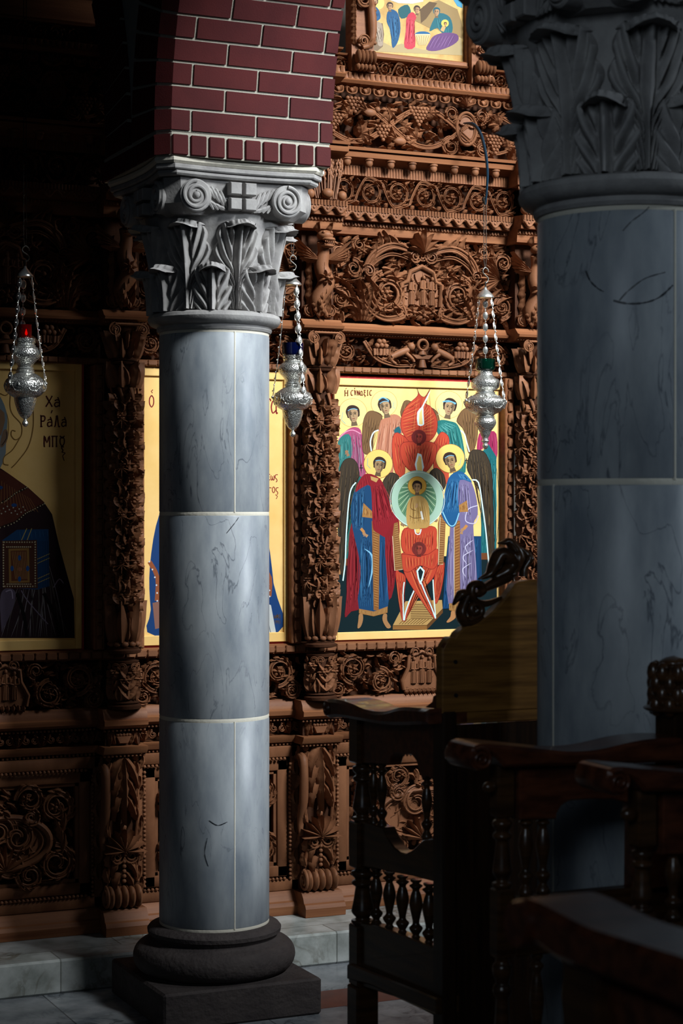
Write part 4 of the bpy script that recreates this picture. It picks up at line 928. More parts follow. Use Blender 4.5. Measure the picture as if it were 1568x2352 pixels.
# ------------------------------------------------------------------ painted icons
class Paint:
    "flat paint layers on a board: each shape lies a hair in front of the one before"
    def __init__(s, parent, loc, y, to):
        s.p, s.loc, s.y, s.to, s.k = parent, np.array(loc), y, to, 0
        s.mb = None
    def start(s): s.mb = MB()
    def end(s, name, parent=None): return s.mb.build(name, M_PAINT, parent or s.p, smooth=0)
    def pig(s, col):
        l = sum(col)/3; return srgb(*[.88*(.86*c+.14*l) for c in col])
    def pos(s, pts):
        s.k += 1; y = s.y-.000005*s.k
        return [np.array((lambda q: (q[0], y, q[1]))(s.to(a, b)))-s.loc for a, b in pts]
    def poly(s, pts, col, sm=0):
        s.base = col
        P = smoothp(pts, sm, True) if sm else np.array(pts, float)
        V = s.pos(P); tr = tess(P); out = []
        for f in tr:
            a, b, c = (V[i] for i in f); n = np.cross(b-a, c-a); out.append(tuple(f) if n[1] < 0 else tuple(f[::-1]))
        s.mb.add((np.array(V), out), 0, s.pig(col))
    def disc(s, c, r, col, rx=None, n=36):
        s.poly([(c[0]+(rx or r)*cos(a), c[1]+r*sin(a)) for a in np.arange(n)/n*2*pi], col)
    def ring(s, c, r, w, col, n=40): s.line([(c[0]+r*cos(a), c[1]+r*sin(a)) for a in np.linspace(0, 2*pi, n)], w, col)
    def line(s, pts, w, col, sm=0, tap=False, new=True):
        P = smoothp(pts, sm) if sm else np.array(pts, float); n = len(P)
        T = np.gradient(P, axis=0); T /= np.linalg.norm(T, axis=1)[:, None]+1e-9; Nn = np.stack([-T[:,1], T[:,0]], -1)
        W = np.full(n, w/2.)
        if tap: W *= np.sin(np.linspace(.15, pi-.15, n))
        Q = np.concatenate([P+Nn*W[:, None], P-Nn*W[:, None]])
        if not new: s.k -= 1
        V = s.pos(Q)
        s.mb.add((np.array(V), [(i, i+1, n+i+1, n+i) for i in range(n-1)]), 0, s.pig(col))
    def folds(s, A, B, n, w, cols, t0=.03, t1=.97):
        "n lines running from curve A to curve B, evenly spread"
        A, B = np.array(A, float), np.array(B, float); s.k += 1; n = int(n*1.7); w = w*.62
        for i in range(n):
            t = t0+(t1-t0)*i/max(1, n-1)
            f = lambda P: np.array([np.interp(t*(len(P)-1), range(len(P)), P[:, j]) for j in (0, 1)])
            a, b = f(A), f(B); d = b-a; m = (a+b)/2+np.array((-d[1], d[0]))*.05*sin(i*2.3)
            c = cols[i % len(cols)]; s.line([a, m, b], w, tuple(.62*c[k]+.38*s.base[k] for k in range(3)), 4, True, new=False)
    def face(s, c, r, skin, hair, tilt=0, band=True, look=1):
        ct, st_ = cos(tilt), sin(tilt); R = lambda x, y: (c[0]+r*(x*ct-y*st_), c[1]+r*(x*st_+y*ct))
        s.poly([R(*p) for p in ((-.78, .15), (-.88, -.45), (-.5, -1.05), (.2, -1.12), (.8, -.68), (.84, .05), (.62, .42), (-.6, .45))], hair, 4)
        s.poly([R(*p) for p in ((-.28, .7), (.28, .7), (.42, 1.5), (-.42, 1.5))], tuple(int(v*.62) for v in skin))
        s.poly([R(*p) for p in ((-.55, -.45), (0, -.62), (.55, -.45), (.62, .15), (.38, .8), (0, 1.02), (-.38, .8), (-.62, .15))], skin, 4)
        dk = tuple(int(v*.35) for v in skin); md = tuple(int(v*.66) for v in skin)
        s.poly([R(*p) for p in ((-.58*look, -.4), (-.2*look, -.5), (-.3*look, .2), (-.2*look, .9), (-.45*look, .7))], md, 3)
        for q in (-.27, .25): s.line([R(q-.17, -.16), R(q, -.24), R(q+.17, -.15)], r*.09, dk); s.disc(R(q, -.03), r*.085, dk, r*.13, 10); s.line([R(q-.15, .08), R(q+.15, .08)], r*.04, md)
        s.line([R(.02, -.18), R(.0, .3), R(.12, .36)], r*.08, md); s.line([R(-.17, .58), R(0, .55), R(.17, .58)], r*.1, (132, 62, 48)); s.line([R(-.13, .78), R(.13, .78)], r*.06, md)
        if band: s.line([R(-.6, -.5), R(-.2, -.66), (R(.25, -.66)), R(.62, -.48)], r*.09, (96, 170, 205), 3)
    def hand(s, c, r, ang, skin):
        for k in range(4): a = ang+(-.3+.2*k); s.line([(c[0], c[1]), (c[0]+r*1.5*cos(a), c[1]+r*1.5*sin(a))], r*.26, skin)
        a = ang+.9; s.line([c, (c[0]+r*cos(a), c[1]+r*sin(a))], r*.28, skin); s.disc(c, r*.55, skin, n=12)

def icon_board(name, label, x0, x1, z0, z1, y, loc, rim=.022, red=.012, group=None, inner=None, gold=None):
    x1 -= .006; z1 -= .009; z0 += .007
    t = thing(name, label, 'icon', group, loc=loc); L = np.array(loc); gold = gold or M_GOLD
    MB().add(off(cbox(x0-red, x1+red, y+.001, y+.03, z0-red, z1+red, .002), -L)).build('red_edge', M_REDEDGE, t, smooth=0)['label'] = 'red painted edge'
    MB().add(off(box(x0+rim*.5, x1-rim*.5, y-.0005, y+.02, z0+rim*.5, z1-rim*.5), -L)).build('gold_ground', gold, t, smooth=0)['label'] = 'flat gold ground'
    m = MB()
    for b in ((x0, x0+rim, z0, z1), (x1-rim, x1, z0, z1), (x0+rim, x1-rim, z0, z0+rim*1.5), (x0+rim, x1-rim, z1-rim*1.35, z1)): m.add(off(cbox(b[0], b[1], y-.0105, y+.01, b[2], b[3], .0025), -L))
    m.build('gold_rim', gold, t, smooth=0)['label'] = 'raised gold rim'
    return t

LET = {  # hand-lettered strokes in a 1 x 1 box (x right, y down)
 'X': [[(.05, 0), (.5, .5), (.95, 1)], [(.95, 0), (.45, .55), (.0, 1)]], 'A': [[(.1, .45), (.5, .35), (.8, .5), (.8, 1)], [(.8, .62), (.3, .6), (.08, .8), (.3, 1), (.8, .85)], [(.55, .12), (.8, .5)]],
 'P': [[(.2, 0), (.2, 1)], [(.05, 0), (.2, 0)], [(.05, 1), (.4, 1)], [(.2, .05), (.7, .05), (.85, .25), (.65, .5), (.2, .5)]], 'L': [[(.0, 1), (.2, .9), (.45, .1), (.55, .1), (.75, 1), (.95, .95)], [(.3, .08), (.55, .1)]],
 'M': [[(.08, 1), (.12, 0), (.5, .65), (.88, 0), (.92, 1)], [(0, 1), (.2, 1)], [(.8, 1), (1, 1)]], 'PI': [[(.0, .05), (1, .05)], [(.2, .05), (.2, 1)], [(.8, .05), (.8, 1)], [(.08, 1), (.32, 1)], [(.68, 1), (.92, 1)]],
 'OU': [[(.5, .1), (.2, .3), (.2, .7), (.5, .95), (.8, .7), (.8, .3), (.5, .1)], [(.15, .0), (.5, .22), (.85, .0)], [(.5, .95), (.42, 1.15), (.62, 1.35), (.45, 1.55)], [(.3, 1.0), (.75, 1.05)]],
 'O': [[(.5, 0), (.18, .25), (.15, .7), (.5, 1), (.82, .7), (.8, .25), (.5, 0)]], 'H': [[(.15, 0), (.15, 1)], [(.85, 0), (.85, 1)], [(.15, .5), (.85, .45)], [(0, 0), (.3, 0)], [(.0, 1), (.3, 1)], [(.7, 0), (1, 0)], [(.7, 1), (1, 1)]],
 'C': [[(.85, .1), (.5, .0), (.18, .3), (.15, .7), (.45, 1), (.85, .9)]], 'Y': [[(.05, 0), (.35, .1), (.5, .95)], [(.95, 0), (.75, .1), (.5, .95)]], 'N': [[(.15, 1), (.15, 0), (.85, 1), (.85, 0)]],
 'a': [[(.75, .2), (.3, .2), (.1, .6), (.3, 1), (.75, .8)], [(.75, .2), (.78, 1), (.95, .95)]], 'KS': [[(.2, 0), (.8, .02), (.35, .3), (.75, .42), (.25, .7), (.6, .95), (.8, 1.15), (.5, 1.3)]], 'I': [[(.5, 0), (.5, 1)], [(.3, 0), (.7, 0)], [(.3, 1), (.7, 1)]],
 'T': [[(0, .05), (1, .05)], [(.5, .05), (.5, 1)], [(.0, .05), (.0, .2)], [(1, .05), (1, .2)]], "'": [[(.6, 0), (.35, .8)]], ',': [[(.3, .1), (.6, .4), (.4, .9)]], 'w': [[(.1, .25), (.05, .8), (.3, 1), (.5, .7), (.7, 1), (.95, .8), (.9, .25)], [(.5, .4), (.5, .75)]], 's': [[(.9, .15), (.3, .2), (.2, .6), (.6, .85), (.7, 1.1), (.4, 1.3)]], 'e': [[(.85, .1), (.4, .15), (.15, .55), (.4, .95), (.85, .9)], [(.15, .5), (.7, .5)]], 'l': [[(.1, .2), (.5, .3), (.8, 1)], [(.5, .3), (.15, 1)]], 't': [[(.1, .2), (.9, .2)], [(.5, .2), (.5, 1)]], 'g': [[(.2, 1), (.2, .2), (.9, .2)]], '1': [[(.4, .1), (.6, 0), (.6, 1)]], '9': [[(.7, .5), (.3, .5), (.3, .1), (.7, .1), (.7, 1)]], 'f': [[(.5, 0), (.5, 1.2)], [(.5, .2), (.15, .5), (.5, .85), (.85, .5), (.5, .2)]]}
def write(pt, letters, x, y, wd, ht, step, col, lw):
    pt.k += 1
    for i, ch in enumerate(letters):
        for st_ in LET.get(ch, []): pt.line([(x+i*step+a*wd, y+b*ht) for a, b in st_], lw, col, 0 if len(st_) == 2 else 3, new=False)

HAIR, SKIN = (52, 34, 28), (176, 140, 98)
def angels():
    x0, z1_ = PY(767, 863, YI); x1, _ = PY(1164, 872, YI); z0 = PY(770, 1475, YI)[1]; x0 -= .012
    loc = ((x0+x1)/2, YI, z0)
    t = icon_board('painted_icon', 'bright gold icon of red winged seraphs and robed angels round a pale green disc', x0, x1, z0, z1_, YI, loc)
    P = Paint(t, loc, YI-.0006, lambda a, b: PY(740+a/3.409, 850+b/3.409, YI))
    DT, GLD = (8, 34, 40), (236, 190, 84)
    def halo(c, r, ringcol=(196, 150, 70), fill=(250, 216, 130)): P.disc(c, r, fill); P.ring(c, r, 3.2, ringcol); 
    P.start(); P.poly([(118, 1470), (1366, 1450), (1366, 2046), (118, 2056)], DT); P.end('dark_ground')
    WB, WD = (120, 84, 48), (66, 44, 30)
    def wing(pts, A, B, n=12, base=WB, dark=WD, light=(176, 132, 70), edge=None):
        P.poly(pts, base, 4); P.folds(A, B, n, 6, [dark, light, dark])
        P.line(pts+[pts[0]], 3.5, dark, 4)
        if edge: P.line(edge, 10, (208, 240, 240), 3)
    # upper row of angels ---------------------------------------------------
    P.start(); halo((237, 335), 112)
    P.poly([(122, 560), (180, 480), (240, 448), (300, 470), (318, 620), (330, 860), (122, 860)], (178, 62, 108), 3)
    P.poly([(122, 560), (205, 500), (235, 600), (215, 700), (122, 760)], (38, 116, 112), 3); P.folds([(125, 570), (205, 510)], [(122, 750), (215, 690)], 8, 5, [(120, 190, 180), (16, 66, 70)])
    P.folds([(220, 480), (300, 480)], [(240, 860), (330, 860)], 9, 6, [(226, 136, 168), (110, 28, 64)]); P.line([(125, 540), (180, 486), (240, 470), (300, 500)], 8, (224, 140, 170), 3)
    P.face((240, 345), 62, SKIN, HAIR, -.12); P.line([(125, 345), (128, 400)], 5, (150, 30, 30)); P.line([(116, 360), (140, 358)], 5, (150, 30, 30)); P.hand((190, 640), 24, 1.2, (158, 110, 76)); P.line([(160, 330), (150, 390), (180, 420)], 4, (110, 170, 170)); P.end('angel_figure')['label'] = 'angel in pink cloak'
    P.start(); halo((483, 262), 102)
    wing([(470, 360), (400, 320), (345, 340), (315, 440), (318, 640), (390, 640), (400, 480), (440, 470)], [(345, 350), (450, 400)], [(318, 640), (400, 620)], 9, edge=[(440, 470), (400, 490), (375, 560), (385, 640)])
    wing([(610, 330), (640, 245), (690, 245), (730, 290), (690, 370), (630, 380)], [(640, 250), (700, 260)], [(620, 380), (690, 370)], 5)
    P.poly([(415, 640), (450, 420), (480, 380), (560, 345), (620, 380), (640, 480), (560, 560), (545, 860), (415, 660)], (190, 116, 84), 3); P.folds([(460, 420), (560, 360), (620, 390)], [(415, 650), (540, 800), (560, 560)], 14, 6, [(234, 182, 150), (120, 60, 44)])
    P.poly([(560, 470), (600, 440), (615, 490), (575, 500)], (22, 92, 104), 2); P.face((490, 285), 60, SKIN, HAIR, -.2); P.line([(440, 235), (475, 215), (520, 240)], 9, (100, 176, 205), 3); P.line([(560, 250), (550, 290), (570, 300)], 4, (110, 170, 170)); P.end('angel_figure')['label'] = 'angel in salmon cloak'
    P.start(); halo((990, 272), 106)
    wing([(1050, 400), (1090, 320), (1150, 290), (1200, 320), (1215, 500), (1180, 640), (1140, 640), (1110, 480)], [(1090, 330), (1200, 330)], [(1120, 560), (1200, 620)], 9, edge=[(1075, 470), (1110, 500), (1130, 570), (1150, 640)])
    wing([(900, 330), (850, 300), (880, 420), (920, 420)], [(860, 310), (900, 340)], [(880, 420), (920, 420)], 4)
    P.poly([(880, 420), (930, 390), (1000, 400), (1060, 430), (1100, 560), (1120, 800), (1000, 790), (930, 560), (890, 470)], (24, 112, 108), 3); P.folds([(930, 400), (1050, 430)], [(1000, 780), (1110, 790)], 10, 6, [(110, 196, 184), (8, 60, 66)]); P.folds([(900, 440), (960, 410)], [(960, 520), (1050, 440)], 5, 6, [(120, 200, 190)])
    P.face((995, 290), 62, SKIN, HAIR, .2, look=-1); P.line([(940, 250), (985, 240), (1045, 262)], 9, (100, 176, 205), 3); P.line([(905, 300), (915, 340), (900, 350)], 4, (110, 170, 170)); P.end('angel_figure')['label'] = 'angel in teal cloak'
    P.start(); halo((1290, 345), 60)
    P.poly([(1212, 640), (1225, 500), (1290, 480), (1362, 500), (1362, 700), (1290, 600)], (170, 34, 84), 3); P.folds([(1240, 500), (1350, 500)], [(1220, 630), (1360, 680)], 7, 6, [(220, 100, 140), (100, 10, 44)])
    P.poly([(1250, 640), (1300, 580), (1362, 680), (1362, 1440), (1240, 1440)], (16, 104, 110), 0); P.folds([(1270, 620), (1360, 690)], [(1250, 1440), (1360, 1440)], 9, 7, [(80, 180, 184), (6, 54, 64)]); P.poly([(1240, 1432), (1362, 1432), (1362, 1484), (1240, 1484)], (120, 64, 30)); P.face((1285, 370), 44, SKIN, HAIR, .1); P.line([(1330, 1490), (1340, 1540)], 18, (176, 120, 70)); P.end('angel_figure')['label'] = 'angel in crimson and teal behind the green lamp'
    P.start(); P.poly([(122, 740), (330, 850), (300, 1480), (122, 1500)], (26, 104, 98)); P.folds([(130, 760), (300, 850)], [(130, 1490), (290, 1480)], 8, 6, [(80, 160, 150), (10, 56, 56)]); P.poly([(122, 1480), (200, 1476), (200, 1530), (122, 1536)], (120, 64, 30)); P.line([(140, 1540), (132, 1600)], 18, (176, 120, 70)); P.end('painted_drapery')
    P.start(); P.poly([(870, 560), (990, 560), (990, 900), (880, 860)], (202, 70, 42)); P.end('painted_drapery')
    # seraphs -----------------------------------------------------------------
    R1, R2, R3 = (204, 62, 36), (128, 22, 22), (246, 162, 72)
    P.start()
    wing([(690, 560), (590, 490), (550, 530), (545, 640), (570, 800), (640, 830), (650, 640)], [(560, 520), (640, 520)], [(600, 820), (650, 760)], 8, R1, R2, R3); wing([(880, 560), (930, 485), (985, 520), (990, 600), (960, 720), (880, 820), (870, 640)], [(900, 520), (985, 530)], [(880, 800), (940, 740)], 8, R1, R2, R3)
    wing([(740, 142), (745, 200), (660, 280), (618, 370), (620, 470), (680, 560), (755, 570), (840, 555), (893, 480), (895, 380), (850, 290), (800, 250), (842, 150), (800, 210), (760, 190)], [(730, 220), (840, 180)], [(690, 540), (850, 540)], 5, R1, R2, R3)
    P.folds([(640, 300), (622, 420), (660, 540)], [(770, 210), (740, 400), (730, 500)], 12, 6, [R3, R2]); P.folds([(800, 260), (880, 360), (870, 520)], [(800, 300), (790, 420), (780, 510)], 12, 6, [R3, R2])
    P.poly([(845, 160), (820, 230), (790, 290), (795, 400), (790, 432), (745, 430), (742, 330), (775, 290), (805, 230)], (216, 238, 238), 2); P.poly([(778, 300), (784, 425), (755, 425), (758, 340)], (246, 208, 120))
    wing([(755, 570), (680, 560), (620, 580), (612, 660), (640, 740), (690, 790), (730, 790), (760, 660), (790, 790), (830, 780), (880, 700), (893, 610), (870, 570), (800, 558)], [(630, 590), (750, 575), (880, 590)], [(690, 780), (735, 720), (830, 770)], 19, R1, R2, R3)
    P.poly([(735, 790), (722, 740), (745, 650), (775, 660), (795, 760), (780, 800)], (216, 240, 240)); P.poly([(742, 795), (738, 730), (755, 670), (772, 680), (782, 795)], (250, 208, 110)); P.disc((755, 525), 58, (120, 30, 30)); P.face((755, 525), 44, (158, 50, 38), (110, 30, 28), 0, False); P.end('seraph')['label'] = 'upper red winged seraph'
    P.start()
    # pedestal
    P.poly([(550, 2000), (610, 1885), (650, 1810), (935, 1800), (942, 1880), (818, 2008)], (196, 152, 82)); P.poly([(550, 2000), (818, 1998), (818, 2032), (550, 2032)], (150, 100, 44)); P.poly([(818, 1998), (942, 1868), (942, 1900), (818, 2032)], (104, 64, 26))
    for k in range(9): P.line([(690, 1835+k*14), (860, 1833+k*14)], 5, (84, 52, 20))
    for k in range(9): P.line([(600+k*22, 1990), (640+k*24, 1950)], 4, (84, 52, 20))
    P.line([(550, 2000), (818, 1998), (942, 1868)], 4, (84, 52, 20)); P.end('pedestal')
    P.start()
    wing([(640, 1240), (615, 1330), (640, 1430), (755, 1450), (880, 1420), (893, 1320), (880, 1230), (755, 1225)], [(640, 1250), (760, 1290), (880, 1250)], [(650, 1430), (755, 1390), (870, 1420)], 19, R1, R2, R3)
    P.disc((745, 1255), 20, (240, 200, 100)); P.line([(722, 1245), (730, 1280), (760, 1285), (772, 1245)], 8, (216, 240, 240), 2)
    wing([(600, 1580), (570, 1560), (590, 1760), (615, 1920), (635, 1960), (640, 1760), (650, 1620)], [(580, 1590), (640, 1600)], [(620, 1930), (640, 1900)], 6, R1, R2, R3); wing([(950, 1500), (950, 1600), (920, 1760), (885, 1830), (870, 1700), (890, 1560)], [(900, 1540), (950, 1540)], [(880, 1820), (910, 1780)], 6, R1, R2, R3)
    wing([(870, 1420), (905, 1500), (870, 1620), (800, 1700), (730, 1800), (660, 1940), (640, 1965), (665, 1850), (720, 1700), (770, 1600), (800, 1480)], [(810, 1480), (890, 1500)], [(650, 1950), (680, 1900)], 11, R1, R2, R3, [(720, 1720), (680, 1810), (650, 1900), (640, 1960)])
    wing([(630, 1430), (620, 1480), (640, 1590), (700, 1700), (770, 1800), (860, 1930), (890, 1940), (850, 1830), (790, 1700), (740, 1600), (750, 1480)], [(640, 1450), (745, 1490)], [(860, 1930), (880, 1900)], 12, R1, R2, R3, [(770, 1660), (810, 1760), (850, 1850), (885, 1945)])
    wing([(620, 1440), (700, 1450), (755, 1456), (830, 1440), (900, 1400), (905, 1500), (860, 1560), (760, 1530), (680, 1580), (630, 1560)], [(640, 1460), (755, 1470), (895, 1430)], [(650, 1560), (755, 1530), (880, 1540)], 17, R1, R2, R3)
    P.poly([(735, 1570), (765, 1535), (800, 1570), (785, 1640), (765, 1680), (745, 1630)], (206, 238, 234)); P.poly([(748, 1575), (766, 1550), (788, 1580), (776, 1625), (765, 1655), (755, 1620)], DT)
    P.line([(640, 1660), (630, 1760), (635, 1960)], 9, (206, 238, 234), 2); P.line([(865, 1640), (870, 1740), (885, 1940)], 9, (206, 238, 234), 2); P.disc((755, 1400), 56, (120, 34, 30)); P.face((755, 1400), 42, (158, 56, 42), (104, 32, 28), 0, False); P.end('seraph')['label'] = 'lower red winged seraph'
    # archangel left -----------------------------------------------------------
    DW, DWD, DWL = (62, 50, 36), (28, 22, 18), (140, 108, 60)
    P.start()
    wing([(290, 830), (270, 730), (220, 690), (160, 720), (128, 850), (126, 1200), (130, 1480), (150, 1600), (165, 1580), (180, 1300), (210, 1050), (250, 900)], [(150, 740), (270, 740), (285, 830)], [(132, 1560), (160, 1570), (200, 1100)], 15, DW, DWD, DWL, [(262, 880), (225, 930), (205, 1040), (185, 1300), (178, 1500), (160, 1650)])
    wing([(470, 880), (520, 810), (570, 810), (600, 850), (570, 950), (530, 1060), (490, 980)], [(520, 815), (590, 840)], [(500, 990), (540, 1040)], 7, DW, DWD, DWL)
    halo((436, 735), 112, (176, 110, 40), (246, 200, 96))
    P.poly([(215, 1250), (260, 1180), (310, 1500), (300, 1840), (225, 1890), (175, 1935), (185, 1800), (200, 1500)], (134, 20, 30), 3); P.folds([(225, 1260), (270, 1260)], [(185, 1900), (290, 1840)], 8, 7, [(186, 44, 50), (70, 6, 14)])
    P.poly([(255, 940), (330, 900), (400, 900), (480, 1050), (500, 1300), (510, 1500), (508, 1870), (285, 1870), (300, 1560), (235, 1240), (222, 1080)], (16, 66, 112), 3)
    P.folds([(240, 960), (330, 910)], [(240, 1240), (320, 1270)], 9, 6, [(84, 160, 206), (4, 26, 54)]); P.folds([(300, 1290), (390, 1290)], [(295, 1850), (400, 1850)], 12, 7, [(70, 150, 200), (4, 26, 54), (16, 66, 112)]); P.line([(330, 1400), (385, 1450), (390, 1560), (360, 1700)], 16, (120, 190, 226), 4, True); P.folds([(440, 1300), (500, 1300)], [(450, 1850), (505, 1850)], 5, 6, [(4, 26, 54), (60, 130, 190)])
    P.poly([(385, 1180), (448, 1240), (440, 1880), (400, 1880)], (150, 92, 40)); P.folds([(392, 1220), (404, 1870)], [(440, 1240), (438, 1880)], 38, 5, [(224, 176, 96), (84, 40, 18)])
    P.poly([(310, 1150), (320, 1040), (392, 1110), (392, 1160)], (170, 112, 50)); P.folds([(320, 1050), (390, 1115)], [(312, 1148), (390, 1158)], 10, 4, [(230, 184, 100), (96, 48, 20)])
    P.poly([(256, 955), (290, 860), (350, 810), (450, 850), (500, 960), (545, 1110), (600, 1160), (560, 1260), (500, 1310), (440, 1280), (395, 1240), (388, 1100), (375, 910), (310, 920)], (146, 18, 30), 3); P.folds([(400, 900), (470, 880)], [(400, 1230), (590, 1170)], 14, 7, [(86, 6, 16), (196, 44, 52)]); P.folds([(290, 870), (350, 820)], [(262, 945), (375, 900)], 6, 6, [(196, 50, 54), (86, 6, 16)])
    P.poly([(490, 1300), (600, 1180), (590, 1400), (560, 1700), (520, 1800), (505, 1600)], (140, 18, 28), 2); P.folds([(500, 1320), (580, 1240)], [(520, 1780), (560, 1640)], 7, 7, [(78, 6, 14), (190, 46, 50)])
    P.poly([(560, 1200), (590, 1190), (628, 1560), (565, 1570), (548, 1300)], (150, 96, 46)); P.folds([(562, 1210), (566, 1560)], [(592, 1200), (624, 1550)], 24, 5, [(226, 180, 104), (84, 42, 18)]); P.line([(548, 1300), (565, 1570), (628, 1560)], 4, (230, 214, 170))
    P.poly([(285, 1868), (400, 1890), (510, 1850), (508, 1900), (400, 1928), (285, 1905)], (168, 112, 52)); P.folds([(290, 1872), (400, 1894), (505, 1856)], [(290, 1902), (400, 1924), (505, 1896)], 22, 5, [(232, 188, 110), (96, 50, 22)])
    P.face((445, 745), 58, (160, 124, 82), HAIR, .15, look=-1); P.poly([(375, 830), (440, 850), (420, 880), (380, 860)], (196, 150, 80)); P.line([(355, 690), (350, 745), (375, 770)], 4, (110, 176, 176))
    P.hand((625, 1205), 24, .1, (150, 116, 80)); P.hand((325, 1280), 24, .7, (176, 128, 84)); P.line([(300, 1240), (325, 1270)], 22, (200, 130, 60))
    for x, d in ((300, -1), (490, 1)): P.poly([(x-14, 1912), (x+14, 1912), (x+16, 1960), (x+d*24+22, 2010), (x+d*20-6, 2020), (x-20, 1960)], (176, 122, 72), 3)
    P.line([(303, 740), (303, 790)], 5, (30, 24, 30)); P.line([(290, 765), (318, 765)], 5, (30, 24, 30)); P.end('angel_figure')['label'] = 'front angel in red cloak and blue robe'
    # archangel right ----------------------------------------------------------
    P.start()
    wing([(1130, 760), (1160, 640), (1220, 625), (1280, 660), (1325, 800), (1335, 1100), (1345, 1450), (1325, 1580), (1305, 1500), (1270, 1200), (1230, 950), (1170, 850)], [(1150, 650), (1240, 640), (1310, 760)], [(1180, 850), (1290, 1350), (1330, 1550)], 15, DW, DWD, DWL, [(1170, 860), (1220, 880), (1250, 1050), (1280, 1280), (1300, 1500), (1318, 1580)])
    wing([(965, 900), (950, 820), (900, 770), (860, 780), (840, 820), (880, 900), (930, 950)], [(850, 790), (940, 810)], [(890, 910), (950, 930)], 6, DW, DWD, DWL)
    halo((1000, 692), 112, (176, 110, 40), (246, 200, 96))
    P.poly([(985, 1300), (1240, 1300), (1245, 1640), (1200, 1850), (940, 1870), (960, 1560)], (10, 62, 110)); P.folds([(990, 1320), (1235, 1320)], [(945, 1860), (1200, 1840)], 13, 8, [(60, 150, 206), (4, 26, 56)])
    P.poly([(1060, 860), (1150, 860), (1200, 980), (1215, 1130), (1180, 1220), (1200, 1500), (1195, 1820), (985, 1830), (990, 1400), (1020, 1000)], (112, 100, 146), 3); P.folds([(1070, 880), (1140, 870)], [(1080, 1120), (1170, 1200)], 8, 6, [(190, 182, 214), (58, 48, 84)]); P.folds([(1085, 1290), (1180, 1260)], [(1080, 1810), (1190, 1810)], 11, 7, [(186, 178, 210), (56, 46, 82)]); P.folds([(990, 1290), (1030, 1290)], [(988, 1820), (1026, 1820)], 5, 6, [(180, 170, 204), (60, 50, 86)])
    for q in ((1150, 1380, 30), (1140, 1460, 40), (1130, 1560, 34)): P.line([(q[0]+q[2], q[1]-50), (q[0]-q[2], q[1]), (q[0]-10, q[1]+60)], 7, (204, 198, 224), 4, True)
    P.line([(1215, 1060), (1140, 1090), (1120, 1180), (1190, 1200), (1220, 1140)], 7, (196, 190, 218), 4)
    P.poly([(1030, 1180), (1076, 1180), (1076, 1880), (1030, 1880)], (150, 92, 42)); P.folds([(1034, 1190), (1034, 1875)], [(1074, 1170), (1074, 1860)], 34, 5, [(224, 176, 100), (84, 40, 18)]); P.line([(1030, 1180), (1030, 1880)], 4, (226, 210, 170))
    P.poly([(1065, 1060), (1130, 1020), (1140, 1110), (1070, 1112)], (170, 112, 50)); P.folds([(1068, 1062), (1128, 1024)], [(1072, 1110), (1136, 1106)], 9, 4, [(230, 184, 100), (96, 48, 20)])
    P.poly([(905, 1200), (920, 1130), (965, 1150), (955, 1400), (945, 1520), (905, 1525)], (150, 96, 46)); P.folds([(918, 1150), (906, 1520)], [(962, 1160), (945, 1515)], 24, 5, [(226, 180, 104), (84, 42, 18)]); P.line([(920, 1150), (906, 1525), (945, 1520)], 4, (230, 214, 170))
    P.poly([(985, 850), (1040, 800), (1100, 800), (1170, 880), (1075, 860), (1060, 1000), (1070, 1110), (1040, 1220), (990, 1220), (930, 1130), (950, 1000)], (18, 84, 140), 3); P.folds([(1000, 850), (1070, 850)], [(940, 1120), (1065, 1110)], 9, 7, [(96, 176, 220), (4, 36, 76)]); P.folds([(1060, 810), (1110, 815)], [(1080, 850), (1165, 875)], 5, 6, [(96, 176, 220)]); P.line([(940, 1110), (990, 1210), (1035, 1210), (1068, 1120)], 8, (130, 200, 230), 4)
    P.poly([(990, 1825), (1060, 1830), (1064, 1880), (1050, 1895), (990, 1880)], (168, 112, 52)); P.folds([(992, 1828), (1060, 1832)], [(992, 1876), (1060, 1884)], 10, 5, [(232, 188, 110), (96, 50, 22)]); P.poly([(1160, 1820), (1215, 1815), (1215, 1870), (1160, 1875)], (168, 112, 52))
    P.face((1000, 710), 60, (160, 124, 82), HAIR, -.25, look=1); P.hand((890, 1175), 24, 3.0, (150, 116, 80)); P.hand((1095, 1250), 24, 1.9, (176, 128, 84)); P.line([(1130, 1215), (1105, 1245)], 22, (200, 130, 60))
    P.poly([(1008, 1888), (1040, 1895), (1040, 1940), (990, 1975), (970, 1970), (1000, 1930)], (190, 128, 74), 3); P.line([(1085, 690), (1075, 740), (1060, 745)], 4, (110, 176, 176)); P.line([(1127, 690), (1127, 730)], 5, (30, 24, 30)); P.line([(1115, 708), (1140, 708)], 5, (30, 24, 30)); P.end('angel_figure')['label'] = 'front angel in blue cloak and lavender robe'
    # disc with child ------------------------------------------------------------
    P.start(); c = (742, 1012); P.disc(c, 226, (160, 196, 172), 204, 60); P.disc((740, 1015), 168, (92, 140, 100), 150, 50)
    for k in range(40):
        a = k*2*pi/40; P.k -= 1 if k else 0; P.line([(740+70*cos(a), 960+70*sin(a)), (740+146*cos(a), 1015+162*sin(a))], 4, (44, 96, 70) if k % 2 else (190, 216, 170))
    P.ring(c, 214, 4, (222, 236, 226)); P.disc((740, 906), 74, (228, 170, 54), 70); P.ring((740, 906), 71, 5, (176, 116, 30))
    P.poly([(672, 1235), (655, 1110), (680, 1010), (730, 985), (780, 990), (825, 1040), (838, 1140), (830, 1225), (760, 1240)], (196, 150, 74), 3); P.folds([(690, 1010), (790, 1000)], [(680, 1225), (830, 1220)], 14, 5, [(120, 76, 28), (236, 200, 124)]); P.line([(680, 1140), (720, 1160), (790, 1150)], 5, (110, 68, 26), 3); P.line([(700, 1000), (690, 1080), (730, 1100)], 5, (110, 68, 26), 3)
